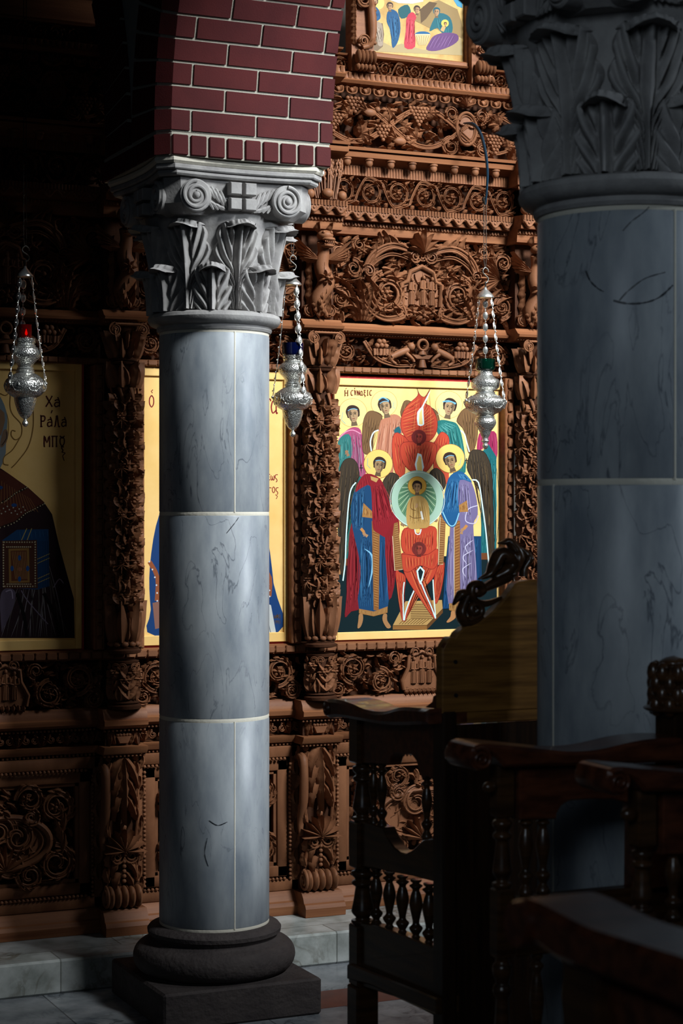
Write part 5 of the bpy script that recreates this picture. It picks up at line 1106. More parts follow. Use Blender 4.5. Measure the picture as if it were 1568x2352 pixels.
    P.face((740, 915), 44, (186, 140, 92), (44, 28, 20), 0, False); P.hand((732, 1070), 18, -1.2, (190, 142, 96)); P.hand((778, 1140), 16, -1.6, (190, 142, 96)); P.line([(770, 1105), (784, 1170)], 14, (226, 226, 216)); P.end('green_disc')['label'] = 'pale green disc with child in ochre robe'
    P.start(); write(P, ['H'], 172, 160, 30, 40, 1, (122, 44, 24), 5); write(P, ['C', 'Y', 'N', 'a', 'KS', 'I', 'C'], 220, 158, 22, 40, 24.5, (122, 44, 24), 5); P.line([(180, 148), (190, 140)], 4, (122, 44, 24)); P.line([(255, 148), (250, 138)], 4, (122, 44, 24)); P.end('lettering')
angels()

def charal():
    x1, z1_ = PY(190, 828, YI); z0 = PY(190, 1494, YI)[1]; x0 = x1-.70
    loc = ((x0+x1)/2, YI, z0)
    t = icon_board('painted_icon', 'dim gold icon of a dark-robed saint with a jewelled book, at far left', x0, x1, z0, z1_, YI, loc, .026)
    P = Paint(t, loc, YI-.0006, lambda a, b: PY(a/3.0947, 800+b/3.0947, YI)); cxm = -260
    mir = lambda pts: [(2*cxm-a, b) for a, b in pts]
    P.start()
    P.disc((cxm, 560), 330, (224, 180, 96), 320, 60); P.ring((cxm, 560), 322, 5, (150, 104, 40), 70)
    P.end('halo'); P.start()
    half = [(0, 850), (60, 890), (200, 990), (310, 1090), (370, 1180), (420, 1400), (480, 1620), (525, 1780), (530, 2060)]
    P.poly(half+mir(half)[::-1], (44, 24, 30))
    yoke = [(-100, 820), (0, 860), (60, 890), (190, 985), (315, 1095), (240, 1150), (180, 1180), (110, 1240), (0, 1280), (-120, 1310)]
    P.poly(yoke+mir(yoke)[::-1], (92, 40, 26))
    for ln in ([(190, 990), (110, 1030), (60, 1070), (0, 1100), (-200, 1120)], [(315, 1105), (240, 1145), (180, 1175), (110, 1235), (0, 1275), (-200, 1310)]): P.line(ln, 16, (36, 20, 16)); P.k += 1; [P.disc(q, 4.5, (214, 196, 150), n=8) for q in smoothp(ln, 9)[::2]]
    for k in range(16): P.line([(-60+k*18, 900+k*11), (-90+k*24, 1090+k*5)], 3.5, (150, 96, 50))
    for q in ((100, 1115), (-40, 950), (0, 990)): P.disc(q, 13, (24, 70, 140), 20, 14)
    for k in range(18): P.disc((-60+k*14, 1180-((k*37) % 60)), 5, (190, 190, 170), n=8)
    for A, B, n in (([(250, 1300), (340, 1500)], [(200, 2050), (500, 2050)], 6), ([(120, 1700), (330, 1650)], [(0, 2050), (330, 2050)], 6)): P.folds(A, B, n, 9, [(96, 84, 104), (22, 14, 18)])
    P.line([(380, 1700), (420, 1640), (450, 1670)], 7, (150, 136, 160), 3); P.line([(150, 1720), (200, 1800), (340, 1960)], 8, (110, 98, 118), 3); P.line([(120, 1740), (170, 1900), (190, 2050)], 24, (14, 8, 10), 3); P.line([(310, 1740), (390, 1900), (420, 2050)], 26, (14, 8, 10), 3)
    P.poly([(10, 2000), (0, 1800), (20, 1720), (70, 1705), (110, 1740), (90, 1850), (20, 2000)], (92, 80, 100), 4); P.line([(40, 1730), (80, 1720), (90, 1780)], 8, (150, 138, 164), 3)
    P.end('robe'); P.start()
    P.poly([(15, 1365), (120, 1290), (345, 1285), (352, 1690), (265, 1715), (20, 1700)], (16, 66, 116)); P.folds([(130, 1295), (340, 1290)], [(140, 1360), (345, 1340)], 5, 4, [(60, 120, 170)])
    for yy in (1470, 1500, 1610, 1640): P.line([(262, yy+30), (352, yy-10)], 6, (176, 160, 84), 2)
    P.line([(190, 1280), (150, 1370)], 6, (176, 160, 84)); P.line([(225, 1280), (190, 1370)], 6, (176, 160, 84))
    for k in range(7): P.line([(275+k*12, 1370), (275+k*12, 1700)], 3, (8, 38, 76))
    P.poly([(12, 1368), (262, 1362), (268, 1706), (20, 1706)], (80, 42, 28)); P.poly([(60, 1425), (205, 1420), (210, 1665), (64, 1668)], (150, 108, 48)); P.poly([(75, 1440), (190, 1436), (196, 1650), (80, 1655)], (104, 52, 28))
    P.k += 1
    for k in range(18):
        for (a, b) in ((24, 1378+k*18.5), (250, 1376+k*18.5)): P.disc((a, b), 5.5, (206, 192, 150), n=8); P.k -= 1
    for k in range(13):
        for (a, b) in ((30+k*18, 1378), (34+k*18, 1692), (48+k*14, 1412), (50+k*14, 1676)): P.disc((a, b), 5, (206, 192, 150), n=8); P.k -= 1
    P.k += 1
    for k in range(9): P.line([(85+k*12, 1445), (110+k*10, 1640)], 2.5, (186, 140, 76))
    for q in ((138, 1490), (138, 1640), (85, 1565), (196, 1565)): P.disc(q, 20, (24, 76, 150), 12, 12)
    P.disc((140, 1570), 14, (150, 90, 60)); P.end('book'); P.start()
    P.disc((cxm, 520), 320, (120, 140, 150), 312, 50); P.poly([(cxm-250, 420), (cxm+250, 420), (cxm+260, 640), (cxm+120, 900), (cxm, 960), (cxm-120, 900), (cxm-260, 640)], (150, 112, 78), 4)
    P.poly([(cxm-265, 620), (cxm+265, 620), (cxm+240, 900), (cxm, 1180), (cxm-240, 900)], (132, 146, 152), 4); P.poly([(20, 590), (50, 580), (55, 640), (20, 700), (0, 690)], (140, 110, 84), 3); P.line([(12, 690), (45, 640), (44, 592)], 6, (60, 44, 38), 3)
    for q in (-95, 95): P.disc((cxm+q, 540), 22, (40, 28, 24), 40); P.line([(cxm+q-60, 490), (cxm+q, 470), (cxm+q+60, 495)], 14, (90, 100, 106), 2)
    P.line([(cxm, 520), (cxm-10, 690), (cxm+30, 705)], 14, (100, 70, 50)); P.line([(cxm-60, 770), (cxm+60, 770)], 16, (120, 60, 50)); P.end('head'); P.start()
    E = (158, 112, 46)
    for ln in ([(80, 280), (70, 400), (90, 470), (150, 540), (150, 620), (110, 650), (80, 620), (85, 585), (110, 590)], [(150, 620), (90, 720), (30, 770), (25, 820), (60, 830)], [(235, 420), (235, 560), (200, 700), (120, 810), (80, 850)], [(0, 320), (40, 335), (70, 300), (50, 260)], [(130, 440), (150, 470), (180, 450)]): P.line(ln, 7, E, 5)
    P.end('engraved_scroll'); P.start(); T_ = (96, 28, 24)
    write(P, ['X', 'A'], 325, 338, 48, 78, 58, T_, 9); write(P, ['P', 'A', 'L', 'A'], 284, 478, 42, 78, 50, T_, 9); P.line([(372, 440), (362, 462)], 7, T_); write(P, ['M', 'PI', 'OU'], 310, 622, 46, 76, 54, T_, 9)
    P.line([(440, 740), (462, 745), (445, 765), (456, 800)], 6, T_, 4); P.end('lettering')
charal()

def hidden():
    x1, z1_ = PY(667, 849, YI); z0 = PY(667, 1477, YI)[1]; x0 = PY(306, 832, YI)[0]
    loc = ((x0+x1)/2, YI, z0)
    t = icon_board('painted_icon', 'bright gold icon of a blue-robed saint, mostly hidden behind the slim column', x0, x1, z0, z1_, YI, loc, .026)
    P = Paint(t, loc, YI-.0006, lambda a, b: PY(a, b, YI)); c = 487
    P.start(); P.disc((c, 985), 72, (246, 208, 124)); P.ring((c, 985), 70, 2, (176, 120, 50)); P.end('halo'); P.start()
    P.poly([(366, 1180), (420, 1090), (c, 1060), (554, 1090), (606, 1200), (628, 1340), (633, 1458), (360, 1462), (346, 1400), (344, 1300)], (20, 64, 128), 4); P.folds([(400, 1110), (570, 1110)], [(362, 1458), (628, 1452)], 24, 3, [(70, 130, 190), (6, 28, 66)])
    P.poly([(600, 1380), (622, 1390), (634, 1456), (596, 1460)], (206, 210, 206)); P.line([(606, 1390), (622, 1456)], 2, (120, 130, 140))
    for (a, b) in (((343, 1290), (360, 1380)), ((600, 1300), (618, 1370))): P.line([a, ((a[0]+b[0])/2+10, (a[1]+b[1])/2-8), b], 10, (164, 84, 44), 3); P.k += 1; [P.disc((a[0]+(b[0]-a[0])*k/5+6*sin(k*.6), a[1]+(b[1]-a[1])*k/5), 2, (220, 226, 230), n=8) for k in range(6)]
    P.poly([(350, 1385), (372, 1380), (376, 1440), (356, 1445)], (150, 100, 84)); P.end('robe'); P.start(); P.face((c, 985), 42, SKIN, (90, 80, 74), 0, False); P.end('head')
    T_ = (150, 24, 30); P.start(); write(P, ['O'], 341, 908, 14, 27, 1, T_, 2.6); P.line([(350, 903), (347, 899), (351, 895)], 2, T_); write(P, ['T', 'a'], 604, 915, 17, 34, 17, T_, 3); P.line([(629, 914), (634, 908)], 2, T_)
    P.end('lettering'); P.start(); write(P, ['g', 'l', 'e', 'w', 's'], 596, 1088, 8.5, 15, 8.5, T_, 1.8); write(P, ['f', 'a', 't', 'g', 'O', 's'], 592, 1118, 8, 14, 8, T_, 1.8); P.line([(632, 1136), (637, 1140), (634, 1146)], 1.6, T_)
    P.end('lettering'); P.start(); write(P, ['w', 'f', 'a'], 629, 1410, 5, 10, 5, (96, 70, 30), 1.2); write(P, ['1', '9', '9', '1'], 629, 1425, 3.6, 8, 3.8, (96, 70, 30), 1.1); P.end('lettering')
hidden()

def nativity():
    y = 7.09; x0, z0 = PY(846, 120, y); x1 = PY(1063, 130, y)[0]; z1_ = PY(950, -150, y)[1]
    loc = ((x0+x1)/2, y, z0); L = np.array(loc)
    t = thing('painted_scene', 'small painted scene of figures by rocks with a blue basin, at the top', 'icon', loc=loc)
    MB().add(off(cbox(x0-.005, x1+.005, y+.0, y+.03, z0-.005, z1_, .002), -L)).build('board', mat('ochre_paint', srgb(190, 160, 100), .5, spec=.12, mix=(7, 5, srgb(150, 116, 64), (1, 1, 1), .35, .65)), t, smooth=0)
    fm = MB()
    for b in ((x0-.045, x0-.004, z0-.02, z1_), (x1+.004, x1+.045, z0-.02, z1_), (x0-.045, x1+.045, z0-.03, z0-.003)): fm.add(off(cbox(b[0], b[1], y-.03, y+.03, b[2], b[3], .005), -L))
    fm.build('frame', M_LEDGE, t, smooth=0)
    P = Paint(t, loc, y-.0006, lambda a, b: PY(700+a/2.8, b/2.8, y))
    P.start(); P.poly([(412, -60), (760, -60), (760, 10), (690, 24), (600, 20), (520, -10), (412, 0)], (206, 214, 204), 0); P.poly([(412, 290), (480, 260), (560, 300), (620, 280), (760, 320), (900, 310), (1005, 240), (1012, 356), (412, 330)], (170, 148, 100)); P.poly([(700, 130), (760, 40), (860, 0), (980, 60), (1012, 160), (1012, 250), (930, 200), (800, 180)], (150, 120, 70)); P.poly([(740, 60), (800, 10), (850, 20), (780, 120), (745, 150)], (96, 70, 40)); P.poly([(600, 60), (660, 30), (680, 90), (620, 120)], (16, 84, 92), 3); P.poly([(955, 0), (1012, -10), (1012, 52), (980, 40)], (60, 150, 190)); P.poly([(430, 180), (500, 150), (500, 300), (430, 320)], (120, 96, 70), 2); P.end('rocks')
    def fig(name, pts, col, lo, hi, head=None, halo=None, A=None, B=None, hc=(60, 40, 30)):
        P.start()
        if halo: P.disc(halo[:2], halo[2], (250, 206, 100))
        P.poly(pts, col, 3); P.folds(A, B, 8, 4, [lo, hi])
        if head: P.face(head[:2], head[2], (180, 134, 90), hc, 0, False)
        P.end(name)
    fig('seated_figure', [(418, 60), (450, 40), (478, 70), (484, 120), (440, 140), (420, 100)], (14, 78, 130), (6, 40, 70), (80, 150, 190), (448, 14, 26), (468, 20, 42), [(425, 60), (475, 70)], [(430, 130), (480, 120)])
    fig('seated_figure_robe', [(425, 140), (490, 150), (500, 220), (500, 290), (470, 290), (460, 220), (432, 220)], (156, 136, 116), (90, 72, 56), (206, 190, 168), None, None, [(430, 150), (490, 160)], [(470, 280), (500, 280)])
    fig('standing_figure', [(530, 80), (560, 60), (600, 90), (614, 180), (600, 260), (578, 300), (560, 300), (550, 200), (526, 140)], (12, 76, 124), (4, 36, 66), (70, 150, 196), (546, 40, 24), None, [(535, 85), (600, 95)], [(560, 290), (605, 240)])
    fig('standing_figure', [(655, 110), (690, 78), (716, 110), (700, 160), (708, 300), (640, 305), (648, 200)], (196, 40, 60), (130, 16, 30), (240, 110, 120), (720, 62, 24), None, [(660, 110), (710, 110)], [(642, 300), (706, 300)])
    fig('seated_mother', [(830, 120), (870, 84), (930, 110), (950, 180), (930, 230), (880, 210), (850, 180), (800, 200)], (18, 96, 108), (6, 50, 60), (90, 176, 180), (846, 76, 26), None, [(840, 120), (930, 120)], [(860, 200), (930, 220)], (20, 84, 100))
    fig('seated_mother_robe', [(830, 230), (900, 210), (975, 220), (985, 260), (930, 300), (840, 328), (780, 318), (800, 270)], (98, 56, 110), (54, 24, 66), (170, 130, 180), None, None, [(830, 235), (970, 225)], [(785, 315), (930, 300)])
    P.start(); P.disc((900, 150), 24, (246, 190, 70)); P.face((902, 155), 12, (190, 140, 90), (60, 40, 24), 0, False); P.line([(895, 170), (880, 200)], 24, (190, 150, 90)); P.end('child'); P.start(); P.disc((756, 222), 20, (14, 90, 140), 50); P.ring((756, 222), 1, 1, (14, 90, 140)); P.poly([(706, 226), (808, 226), (780, 290), (730, 290)], (206, 178, 120)); [P.line([(716+k*16, 230), (736+k*8, 288)], 3, (150, 116, 64)) for k in range(6)]; P.line([(708, 222), (804, 222)], 6, (226, 200, 140)); P.end('basin')
nativity()
# carved side pieces round the small painted scene
def side_console(x, y, z0, z1_, label):
    loc = (x, y, z0); L = np.array(loc); t = thing('carved_bracket', label, 'carved bracket', 'carved brackets beside the painted scene', loc=loc); H = z1_-z0
    MB().add(box(-.05, .05, -.0, .06, 0, H)).build('block', M_LEDGE, t, smooth=0); m = MB()
    m.add(r_tube(smoothp([(-.02, H), (.02, H*.9), (.035, H*.6), (.03, H*.35), (-.01, H*.28)], 6), [.014, .018, .010], .02)); r_scroll(m, (-.005, H*.36), .026, -pi/2, 1, 1.4, .008, .02, 2); r_scroll(m, (0, H*.86), .03, pi/2, 1, 1.3, .008, .02, 2)
    for k in range(7): m.add(ball((.042, H*(.35+.08*k), .02), (.012, .009, .012), 7, 5)); m.add(r_leaf((-.035, H*(.32+.08*k)), pi/2+.5, .05, .014, -.8, .014, 3, .004))
    m.build('scroll', M_WOOD, t, smooth=60, fn=flat(0)); m = MB()
    for k in range(5): m.add(ball((-.034+.017*k, -.03, H*.16), (.0095, .03, .03), 9, 7)); m.add(ball((-.034+.017*k, -.022, H*.04), (.0095, .022, .016), 9, 7))
    m.build('ribbed_roll', M_WOOD, t, smooth=60)
xa, za = PY(828, 168, 7.05); side_console(xa, 7.03, z[170]+.002, PY(830, -20, 7.05)[1], 'scrolled walnut bracket left of the small painted scene')
xa, za = PY(1102, 168, 7.05); side_console(xa, 7.03, z[170]+.002, PY(1100, -20, 7.05)[1], 'scrolled walnut bracket right of the small painted scene, by the big capital')

# ------------------------------------------------------------------ hanging oil lamps
def lamp(px, py_ref, y, prof, gl, gm, capz, label, azs, flame=False, wires=2.6, hookh=34):
    "prof in photo pixels: (radius, py)"
    x, zr_ = PY(px, py_ref, y); sc = (PY(px, 1, y)[1]-PY(px, 101, y)[1])/100
    Zp = lambda py: PY(px, py, y)[1]
    zb = Zp(prof[-1][1]); t = thing('hanging_lamp', label, 'oil lamp', 'silver oil lamps hanging before the icons', loc=(x, y, zb)); o0 = zb
    B = MB(); pr = smoothp([(r*sc, Zp(q)-o0) for r, q in prof], 5); pr[:, 0] = np.maximum(pr[:, 0], .0006); B.add(lathe(pr, 40)); body = B.build('body', M_FILI, t, smooth=50)
    # embossed lobes round the two bulbs
    i1 = max(range(len(prof)), key=lambda i: prof[i][0]); R1 = prof[i1][0]*sc; zc = Zp(prof[i1][1])-o0
    m = MB(); ps = pr[np.argsort(pr[:, 1])]; rz = lambda q: float(np.interp(q, ps[:, 1], ps[:, 0]))+.0006
    for k in range(8):
        a = k*pi/4+.2
        P = [(rz(zc+R1*.30*sin(s))*cos(a+q), rz(zc+R1*.30*sin(s))*sin(a+q), zc+R1*.30*sin(s)) for q, s in ((-.34, 0), (-.2, 1.1), (0, 1.5), (.2, 1.1), (.34, 0), (.2, -1.1), (0, -1.5), (-.2, -1.1), (-.34, 0))]
        m.add(tube(smoothp(P, 3), .0018, 5)); m.add(ball((R1*.985*cos(a), R1*.985*sin(a), zc), (.004, .004, .008), 7, 5))
    m.build('embossed_lobe', M_FILI, body, smooth=60)
    for i in range(1, len(prof)-1):
        m = MB()
        if prof[i][0] < prof[i-1][0] and prof[i][0] <= prof[i+1][0]:
            m.add(lathe([(prof[i][0]*sc*.9, Zp(prof[i][1])-o0-.004), (prof[i][0]*sc*1.13, Zp(prof[i][1])-o0-.002), (prof[i][0]*sc*1.13, Zp(prof[i][1])-o0+.002), (prof[i][0]*sc*.9, Zp(prof[i][1])-o0+.004)], 32))
        if m.n: m.build('polished_ring', M_SILVER, body, smooth=40)
    # glass cup
    (gr, g0, g1) = gl; za, zb2 = Zp(g1)-o0, Zp(g0)-o0; G = gr*sc
    cup = MB().add(lathe([(G*.7, za), (G*.9, za+.003), (G, za+.012), (G, zb2-.003), (G*1.02, zb2), (G*.93, zb2), (G*.92, za+.014), (G*.6, za+.007), (.001, za+.006)], 32)).build('glass_cup', gm, t, smooth=50)
    cup['label'] = {'red_glass': 'red glass cup', 'blue_glass': 'blue glass cup', 'green_glass': 'green glass cup'}[gm.name]
    if flame: MB().add(lathe([(.001, za+.012), (.005, za+.018), (.004, za+.026), (.0005, za+.038)], 10, (G*.1, -G*.2, 0))).build('flame', M_FLAME, t, smooth=60)
    # cap and chains
    cz0, cz1, cr = Zp(capz[1])-o0, Zp(capz[0])-o0, capz[2]*sc
    MB().add(lathe([(cr*.9, cz0-.002), (cr, cz0), (cr*1.0, cz0+.004), (cr*.86, cz0+(cz1-cz0)*.28), (cr*.5, cz0+(cz1-cz0)*.6), (cr*.2, cz0+(cz1-cz0)*.85), (cr*.16, cz1), (.002, cz1+.002)], 32)).build('cap', M_SILVER, t, smooth=50)
    top = zc+.006
    for a in azs:
        m = MB(); A = np.array((R1*1.03*cos(a), R1*1.03*sin(a), top)); Bp = np.array((cr*.82*cos(a), cr*.82*sin(a), cz0)); Lh = np.linalg.norm(Bp-A)
        sag = np.array((cos(a), sin(a), 0))*.004; n = int(Lh/.046)
        pts = [A+(Bp-A)*q+sag*sin(pi*q)*-1 for q in np.linspace(0, 1, n*2+1)]; m.add(tube(pts, .0016, 5)); m.add(ball(A, .006, 8, 6))
        d = (Bp-A)/Lh; ax = np.cross(d, (cos(a), sin(a), 0)); ax /= np.linalg.norm(ax); nr = np.cross(ax, d)
        for k in range(n):
            c = A+(Bp-A)*(k+.5)/n+sag*-sin(pi*(k+.5)/n); V, Fc = ball((0, 0, 0), 1, 10, 6); V = np.outer(V[:,0], ax)*.0085+np.outer(V[:,2], d)*.0145+np.outer(V[:,1], nr)*.003+c; m.add((V, Fc))
            q = np.linspace(0, 2*pi, 13); m.add(tube([c+ax*.0085*cos(j)+d*.0145*sin(j) for j in q], .002, 4)); m.add(ball(c+nr*.003, .003, 6, 4)); m.add(ball(A+(Bp-A)*k/n, .0035, 6, 4))
        m.build('chain', M_SILVER, t, smooth=50)
    hz = cz1; hh = hookh*sc; m = MB(); m.add(tube([(0, 0, hz), (.002, 0, hz+.012), (.0, 0, hz+.024)], .0035, 6))
    q = [(.0, hz+.018), (.008, hz+.022), (.012, hz+.03+hh*.1), (.002, hz+.024+hh*.4), (-.008, hz+.02+hh*.62), (-.009, hz+.02+hh*.82), (0, hz+.02+hh), (.011, hz+.02+hh*.86), (.012, hz+.02+hh*.7)]
    m.add(tube([(a*1.15, 0, b) for a, b in smoothp(q, 6)], .0028, 7)); m.build('hook', M_STEEL, t, smooth=60)
    zt = hz+.02+hh; m = MB()
    for dx in (-.006, .004): m.add(tube([(dx*.3, 0, zt-.004), (dx, 0, zt+.03), (dx, 0, wires-o0)], .0016, 5))
    n = int((wires-o0-zt)/.09)
    for k in range(1, n): m.add(tube([(-.006, 0, zt+k*.09), (.004, 0, zt+k*.09+.008)], .002, 5))
    m.build('hanging_wire', M_WIRE, t, smooth=60)
    return x, o0
L12 = [(23, 0), (22, 10), (20, 17), (28, 23), (33, 34), (32, 44), (24, 54), (18, 62), (16, 72), (20, 78), (18, 82), (30, 90), (42, 102), (45, 113), (43, 124), (34, 136), (25, 142), (24, 146), (22, 158), (17, 175), (11, 187), (5, 193), (3, 196), (6, 201), (7, 206), (4, 211), (1, 213)]
lamp(672, 900, 6.72, [(r, 817+q*.88) for r, q in L12], (24.5, 788, 819), M_GBLUE, (632, 655, 20), 'silver hanging oil lamp with blue glass cup, right beside the slim column', [-1.35, -1.35+2.09, -1.35+4.19], wires=4.0, hookh=34)
lamp(58, 880, 6.62, [(r*1.06, 778+q*.95) for r, q in L12], (15, 746, 780), M_GRED, (612, 636, 19), 'dark silver hanging oil lamp with a lit red glass cup, at far left', [-.55, -.55+2.09, -.55+4.19], flame=True, wires=4.0, hookh=34)
L3 = [(17, 852), (17, 860), (22, 866), (32, 874), (33, 884), (30, 892), (22, 897), (20, 902), (28, 908), (45, 916), (49, 924), (46, 934), (34, 946), (22, 952), (19, 958), (23, 963), (25, 972), (20, 982), (14, 990), (10, 1000), (6, 1008), (9, 1013), (5, 1018), (7, 1024), (4, 1030), (1, 1032)]
lx, lz = lamp(1114, 900, 6.72, L3, (23.5, 825, 852), M_GGREEN, (660, 684, 20), 'bright silver hanging oil lamp with green glass cup, before the angels icon', [1.06, 1.06+2.09, 1.06+4.19], wires=PY(1114, 470, 6.72)[1], hookh=34)
# iron bracket that carries the green lamp
bx0, bz0 = PY(1064, 283, 7.03); q = []
for (px, py, yy) in ((1064, 283, 7.035), (1080, 284, 6.96), (1094, 292, 6.90), (1107, 318, 6.83), (1116, 360, 6.76), (1119, 400, 6.73), (1117, 440, 6.72), (1114, 470, 6.72)):
    a, b = PY(px, py, yy); q.append((a, yy, b))
m = MB().add(tube(smoothp(q, 6), [.003, .008, .009, .009, .008, .006], 8, flat=.6)); bk = tag(m.build('lamp_bracket', M_BLUEMETAL, None, smooth=60), 'curved blue-black iron bracket carrying the green lamp in front of the oval shield', 'bracket')
MB().add(tube(smoothp([(q[-1][0]-.004, q[-1][1], q[-1][2]+.03), (q[-1][0]-.008, q[-1][1], q[-1][2]+.02), (q[-1][0], q[-1][1], q[-1][2])], 4), .005, 6)).build('wire_clamp', M_WIRE, bk, smooth=60)
# ------------------------------------------------------------------ wooden choir stalls
def turned(z0, z1_, r, c, n=24, big=False):
    H = z1_-z0
    if big: pr = [(.8, 0), (1, .03), (1, .07), (.7, .09), (.62, .12), (.8, .16), (1.0, .22), (.95, .3), (.82, .42), (.72, .55), (.66, .66), (.85, .69), (1, .73), (.85, .77), (.68, .79), (.8, .83), (1, .87), (1, .93), (.7, .96), (.75, 1)]
    else: pr = [(.75, 0), (.95, .05), (.6, .12), (.5, .15), (.9, .22), (.95, .26), (.5, .32), (.62, .42), (.9, .56), (.96, .64), (.74, .76), (.5, .84), (.92, .89), (.92, .91), (.5, .94), (.8, .97), (.8, 1)]
    return lathe([(a*r, z0+b*H) for a, b in smoothp(pr, 3)], n, c)
def pX(pts, x): return [PX(a, b, x) for a, b in pts]
def pY(pts, y): return [PY(a, b, y) for a, b in pts]

# stall facing the screen (only its back, crest and left side are seen)
XS = 1.975; YB = 3.79
def stall_one():
    loc = (XS, YB, 0); L = np.array(loc); T = lambda P: P-L
    t = thing('choir_stall', 'tall dark oak stall seen from behind, with carved crest and turned balusters', 'choir stall', 'dark oak choir stalls', loc=loc)
    arm = pX([(766, 1620), (769, 1610), (778, 1605), (792, 1605), (812, 1609), (835, 1617), (861, 1628), (889, 1633), (912, 1632), (937, 1625), (960, 1623), (1012, 1627)], XS)
    low = pX([(1012, 1662), (924, 1664), (860, 1655), (820, 1648), (796, 1646), (782, 1648), (771, 1642)], XS)
    A = [tuple(p) for p in smoothp(arm, 4)]+[tuple(p) for p in smoothp(low, 3)]
    MB().add(bprism(A, fX, XS-.035, XS+.075, .008)).build('arm_rest', M_STALLR, t, smooth=40, fn=T)
    yz = [PX(779, 1627, XS)]; m = MB()
    for d in (XS-.036,): m.add(tube([(d, a, b) for a, b in spiral2(yz[0][0], yz[0][1], .018, .004, 1.6, 1.2, 1, 36)], .004, 6))
    m.build('arm_scroll', M_STALLR, t, smooth=60, fn=T)
    xa, xb = XS+.005, XS+.04
    ap = pX([(818, 1640), (1010, 1652), (1010, 1800), (990, 1792), (975, 1784), (964, 1790), (957, 1772), (951, 1750), (941, 1736), (930, 1733), (918, 1733), (902, 1731), (893, 1740), (888, 1757), (818, 1752)], XS)
    MB().add(bprism(ap, fX, xa, xb, .003)).build('apron', M_STALLR, t, smooth=30, fn=T)
    mr = pX([(814, 1884), (850, 1893), (874, 1901), (880, 1915), (889, 1932), (901, 1948), (914, 1958), (926, 1961), (938, 1955), (950, 1945), (960, 1934), (968, 1928), (1010, 1925), (1010, 2032), (985, 2024), (940, 2012), (880, 2001), (852, 1994), (814, 1990)], XS)
    MB().add(bprism(mr, fX, xa, xb, .003)).build('mid_rail', M_STALL, t, smooth=30, fn=T)
    br = pX([(814, 2118), (850, 2124), (880, 2133), (940, 2156), (1012, 2184), (1012, 2345), (960, 2318), (900, 2290), (814, 2262)], XS)
    MB().add(bprism(br, fX, xa, xb, .003)).build('lower_panel', M_STALL, t, smooth=30, fn=T)
    mo = pX([(806, 2214), (814, 2212), (1012, 2292), (1012, 2330), (860, 2262), (814, 2250), (806, 2248)], XS)
    MB().add(bprism(mo, fX, XS-.012, XS+.05, .004)).build('moulding', M_STALL, t, smooth=30, fn=T)
    # front post: square blocks with turned lengths between
    yp, _ = PX(831, 1800, XS+.02); Zp = lambda py: PX(831, py, XS+.02)[1]; c = (XS+.022, yp, 0); hw = .027
    P = MB()
    for a, b in ((1752, 1642), (1992, 1886), (2262, 2122)): P.add(cbox(c[0]-hw, c[0]+hw, c[1]-hw, c[1]+hw, Zp(a), Zp(b), .004))
    P.add(turned(Zp(1886), Zp(1752), .025, c, 28, True)).add(turned(Zp(2122), Zp(1992), .028, c, 28, True)); P.build('front_post', M_STALL, t, smooth=40, fn=T)
    MB().add(cbox(c[0]-.03, c[0]+.03, c[1]-.03, c[1]+.03, 0, Zp(2262), .004)).build('leg', M_STALL, t, smooth=30, fn=T)
    for px, a, b in ((858, 1897, 1752), (877, 1904, 1755), (980, 1928, 1785)):
        y_, z0 = PX(px, a, XS+.022); z1_ = PX(px, b, XS+.022)[1]; MB().add(turned(z0, z1_, .0135, (c[0], y_, 0))).build('baluster', M_STALL, t, smooth=50, fn=T)
    for k, px in enumerate((864, 894, 924, 955, 985)):
        q = (px-864)/121; y_, z0 = PX(px, 2131+50*q, XS+.022); z1_ = PX(px, 1994+34*q, XS+.022)[1]; MB().add(turned(z0, z1_, .0165, (c[0], y_, 0))).build('baluster', M_STALL, t, smooth=50, fn=T)
    # back: frame, boards and the broad upper board with swept top
    x0 = PY(1016, 1600, YB)[0]; xr = x0+.66; zt = PY(1045, 1632, YB)[1]
    cxm = (x0+xr)/2
    half = pY([(1016, 1640), (1016, 1492), (1021, 1482), (1030, 1468), (1036, 1464), (1046, 1464), (1052, 1454), (1066, 1442), (1084, 1436), (1104, 1428), (1128, 1408), (1150, 1386), (1170, 1362), (1183, 1342), (1194, 1336), (1220, 1332)], YB)
    half = [tuple(p) for p in half]; board = half+[(2*cxm-a, b) for a, b in half[::-1]]
    MB().add(bprism(board, fY, YB, YB+.035, .004)).build('upper_board', M_BOARD, t, smooth=30, fn=T)
    m = MB()
    for px, py in ((1045, 1520), (1046, 1597)):
        a, b = PY(px, py, YB); V, Fc = lathe([(.001, -.001), (.0045, -.001), (.0045, .003), (.001, .003)], 12); m.add((np.stack([V[:,0]+a, YB-V[:,2], V[:,1]+b], -1), Fc))
    m.build('screw_hole', mat('black_hole', srgb(8, 6, 5), .9), t, smooth=0, fn=T)
    m = MB().add(cbox(x0+.03, xr-.03, YB+.004, YB+.034, zt-.032, zt-.002, .003)).build('rail', M_BOARD, t, smooth=0, fn=T)
    for a, b in ((x0, x0+.035), (xr-.035, xr)): MB().add(cbox(a, b, YB-.004, YB+.05, 0, zt-.002, .004)).build('stile', M_STALLV, t, smooth=0, fn=T)
    k = 5; wv = (xr-x0-.07)/k
    for i in range(k): MB().add(cbox(x0+.035+i*wv+.001, x0+.035+(i+1)*wv-.001, YB+.008+.003*(i % 2), YB+.03, .06, zt-.034, .002)).build('back_board', M_STALLV, t, smooth=0, fn=T)
    # the swept side wing rising from the arm to the back
    wg = pX([(1018, 1478), (1008, 1484), (1003, 1494), (1003, 1556), (997, 1562), (996, 1596), (990, 1600), (988, 1612), (978, 1620), (966, 1628), (966, 1640), (1018, 1648)], XS)
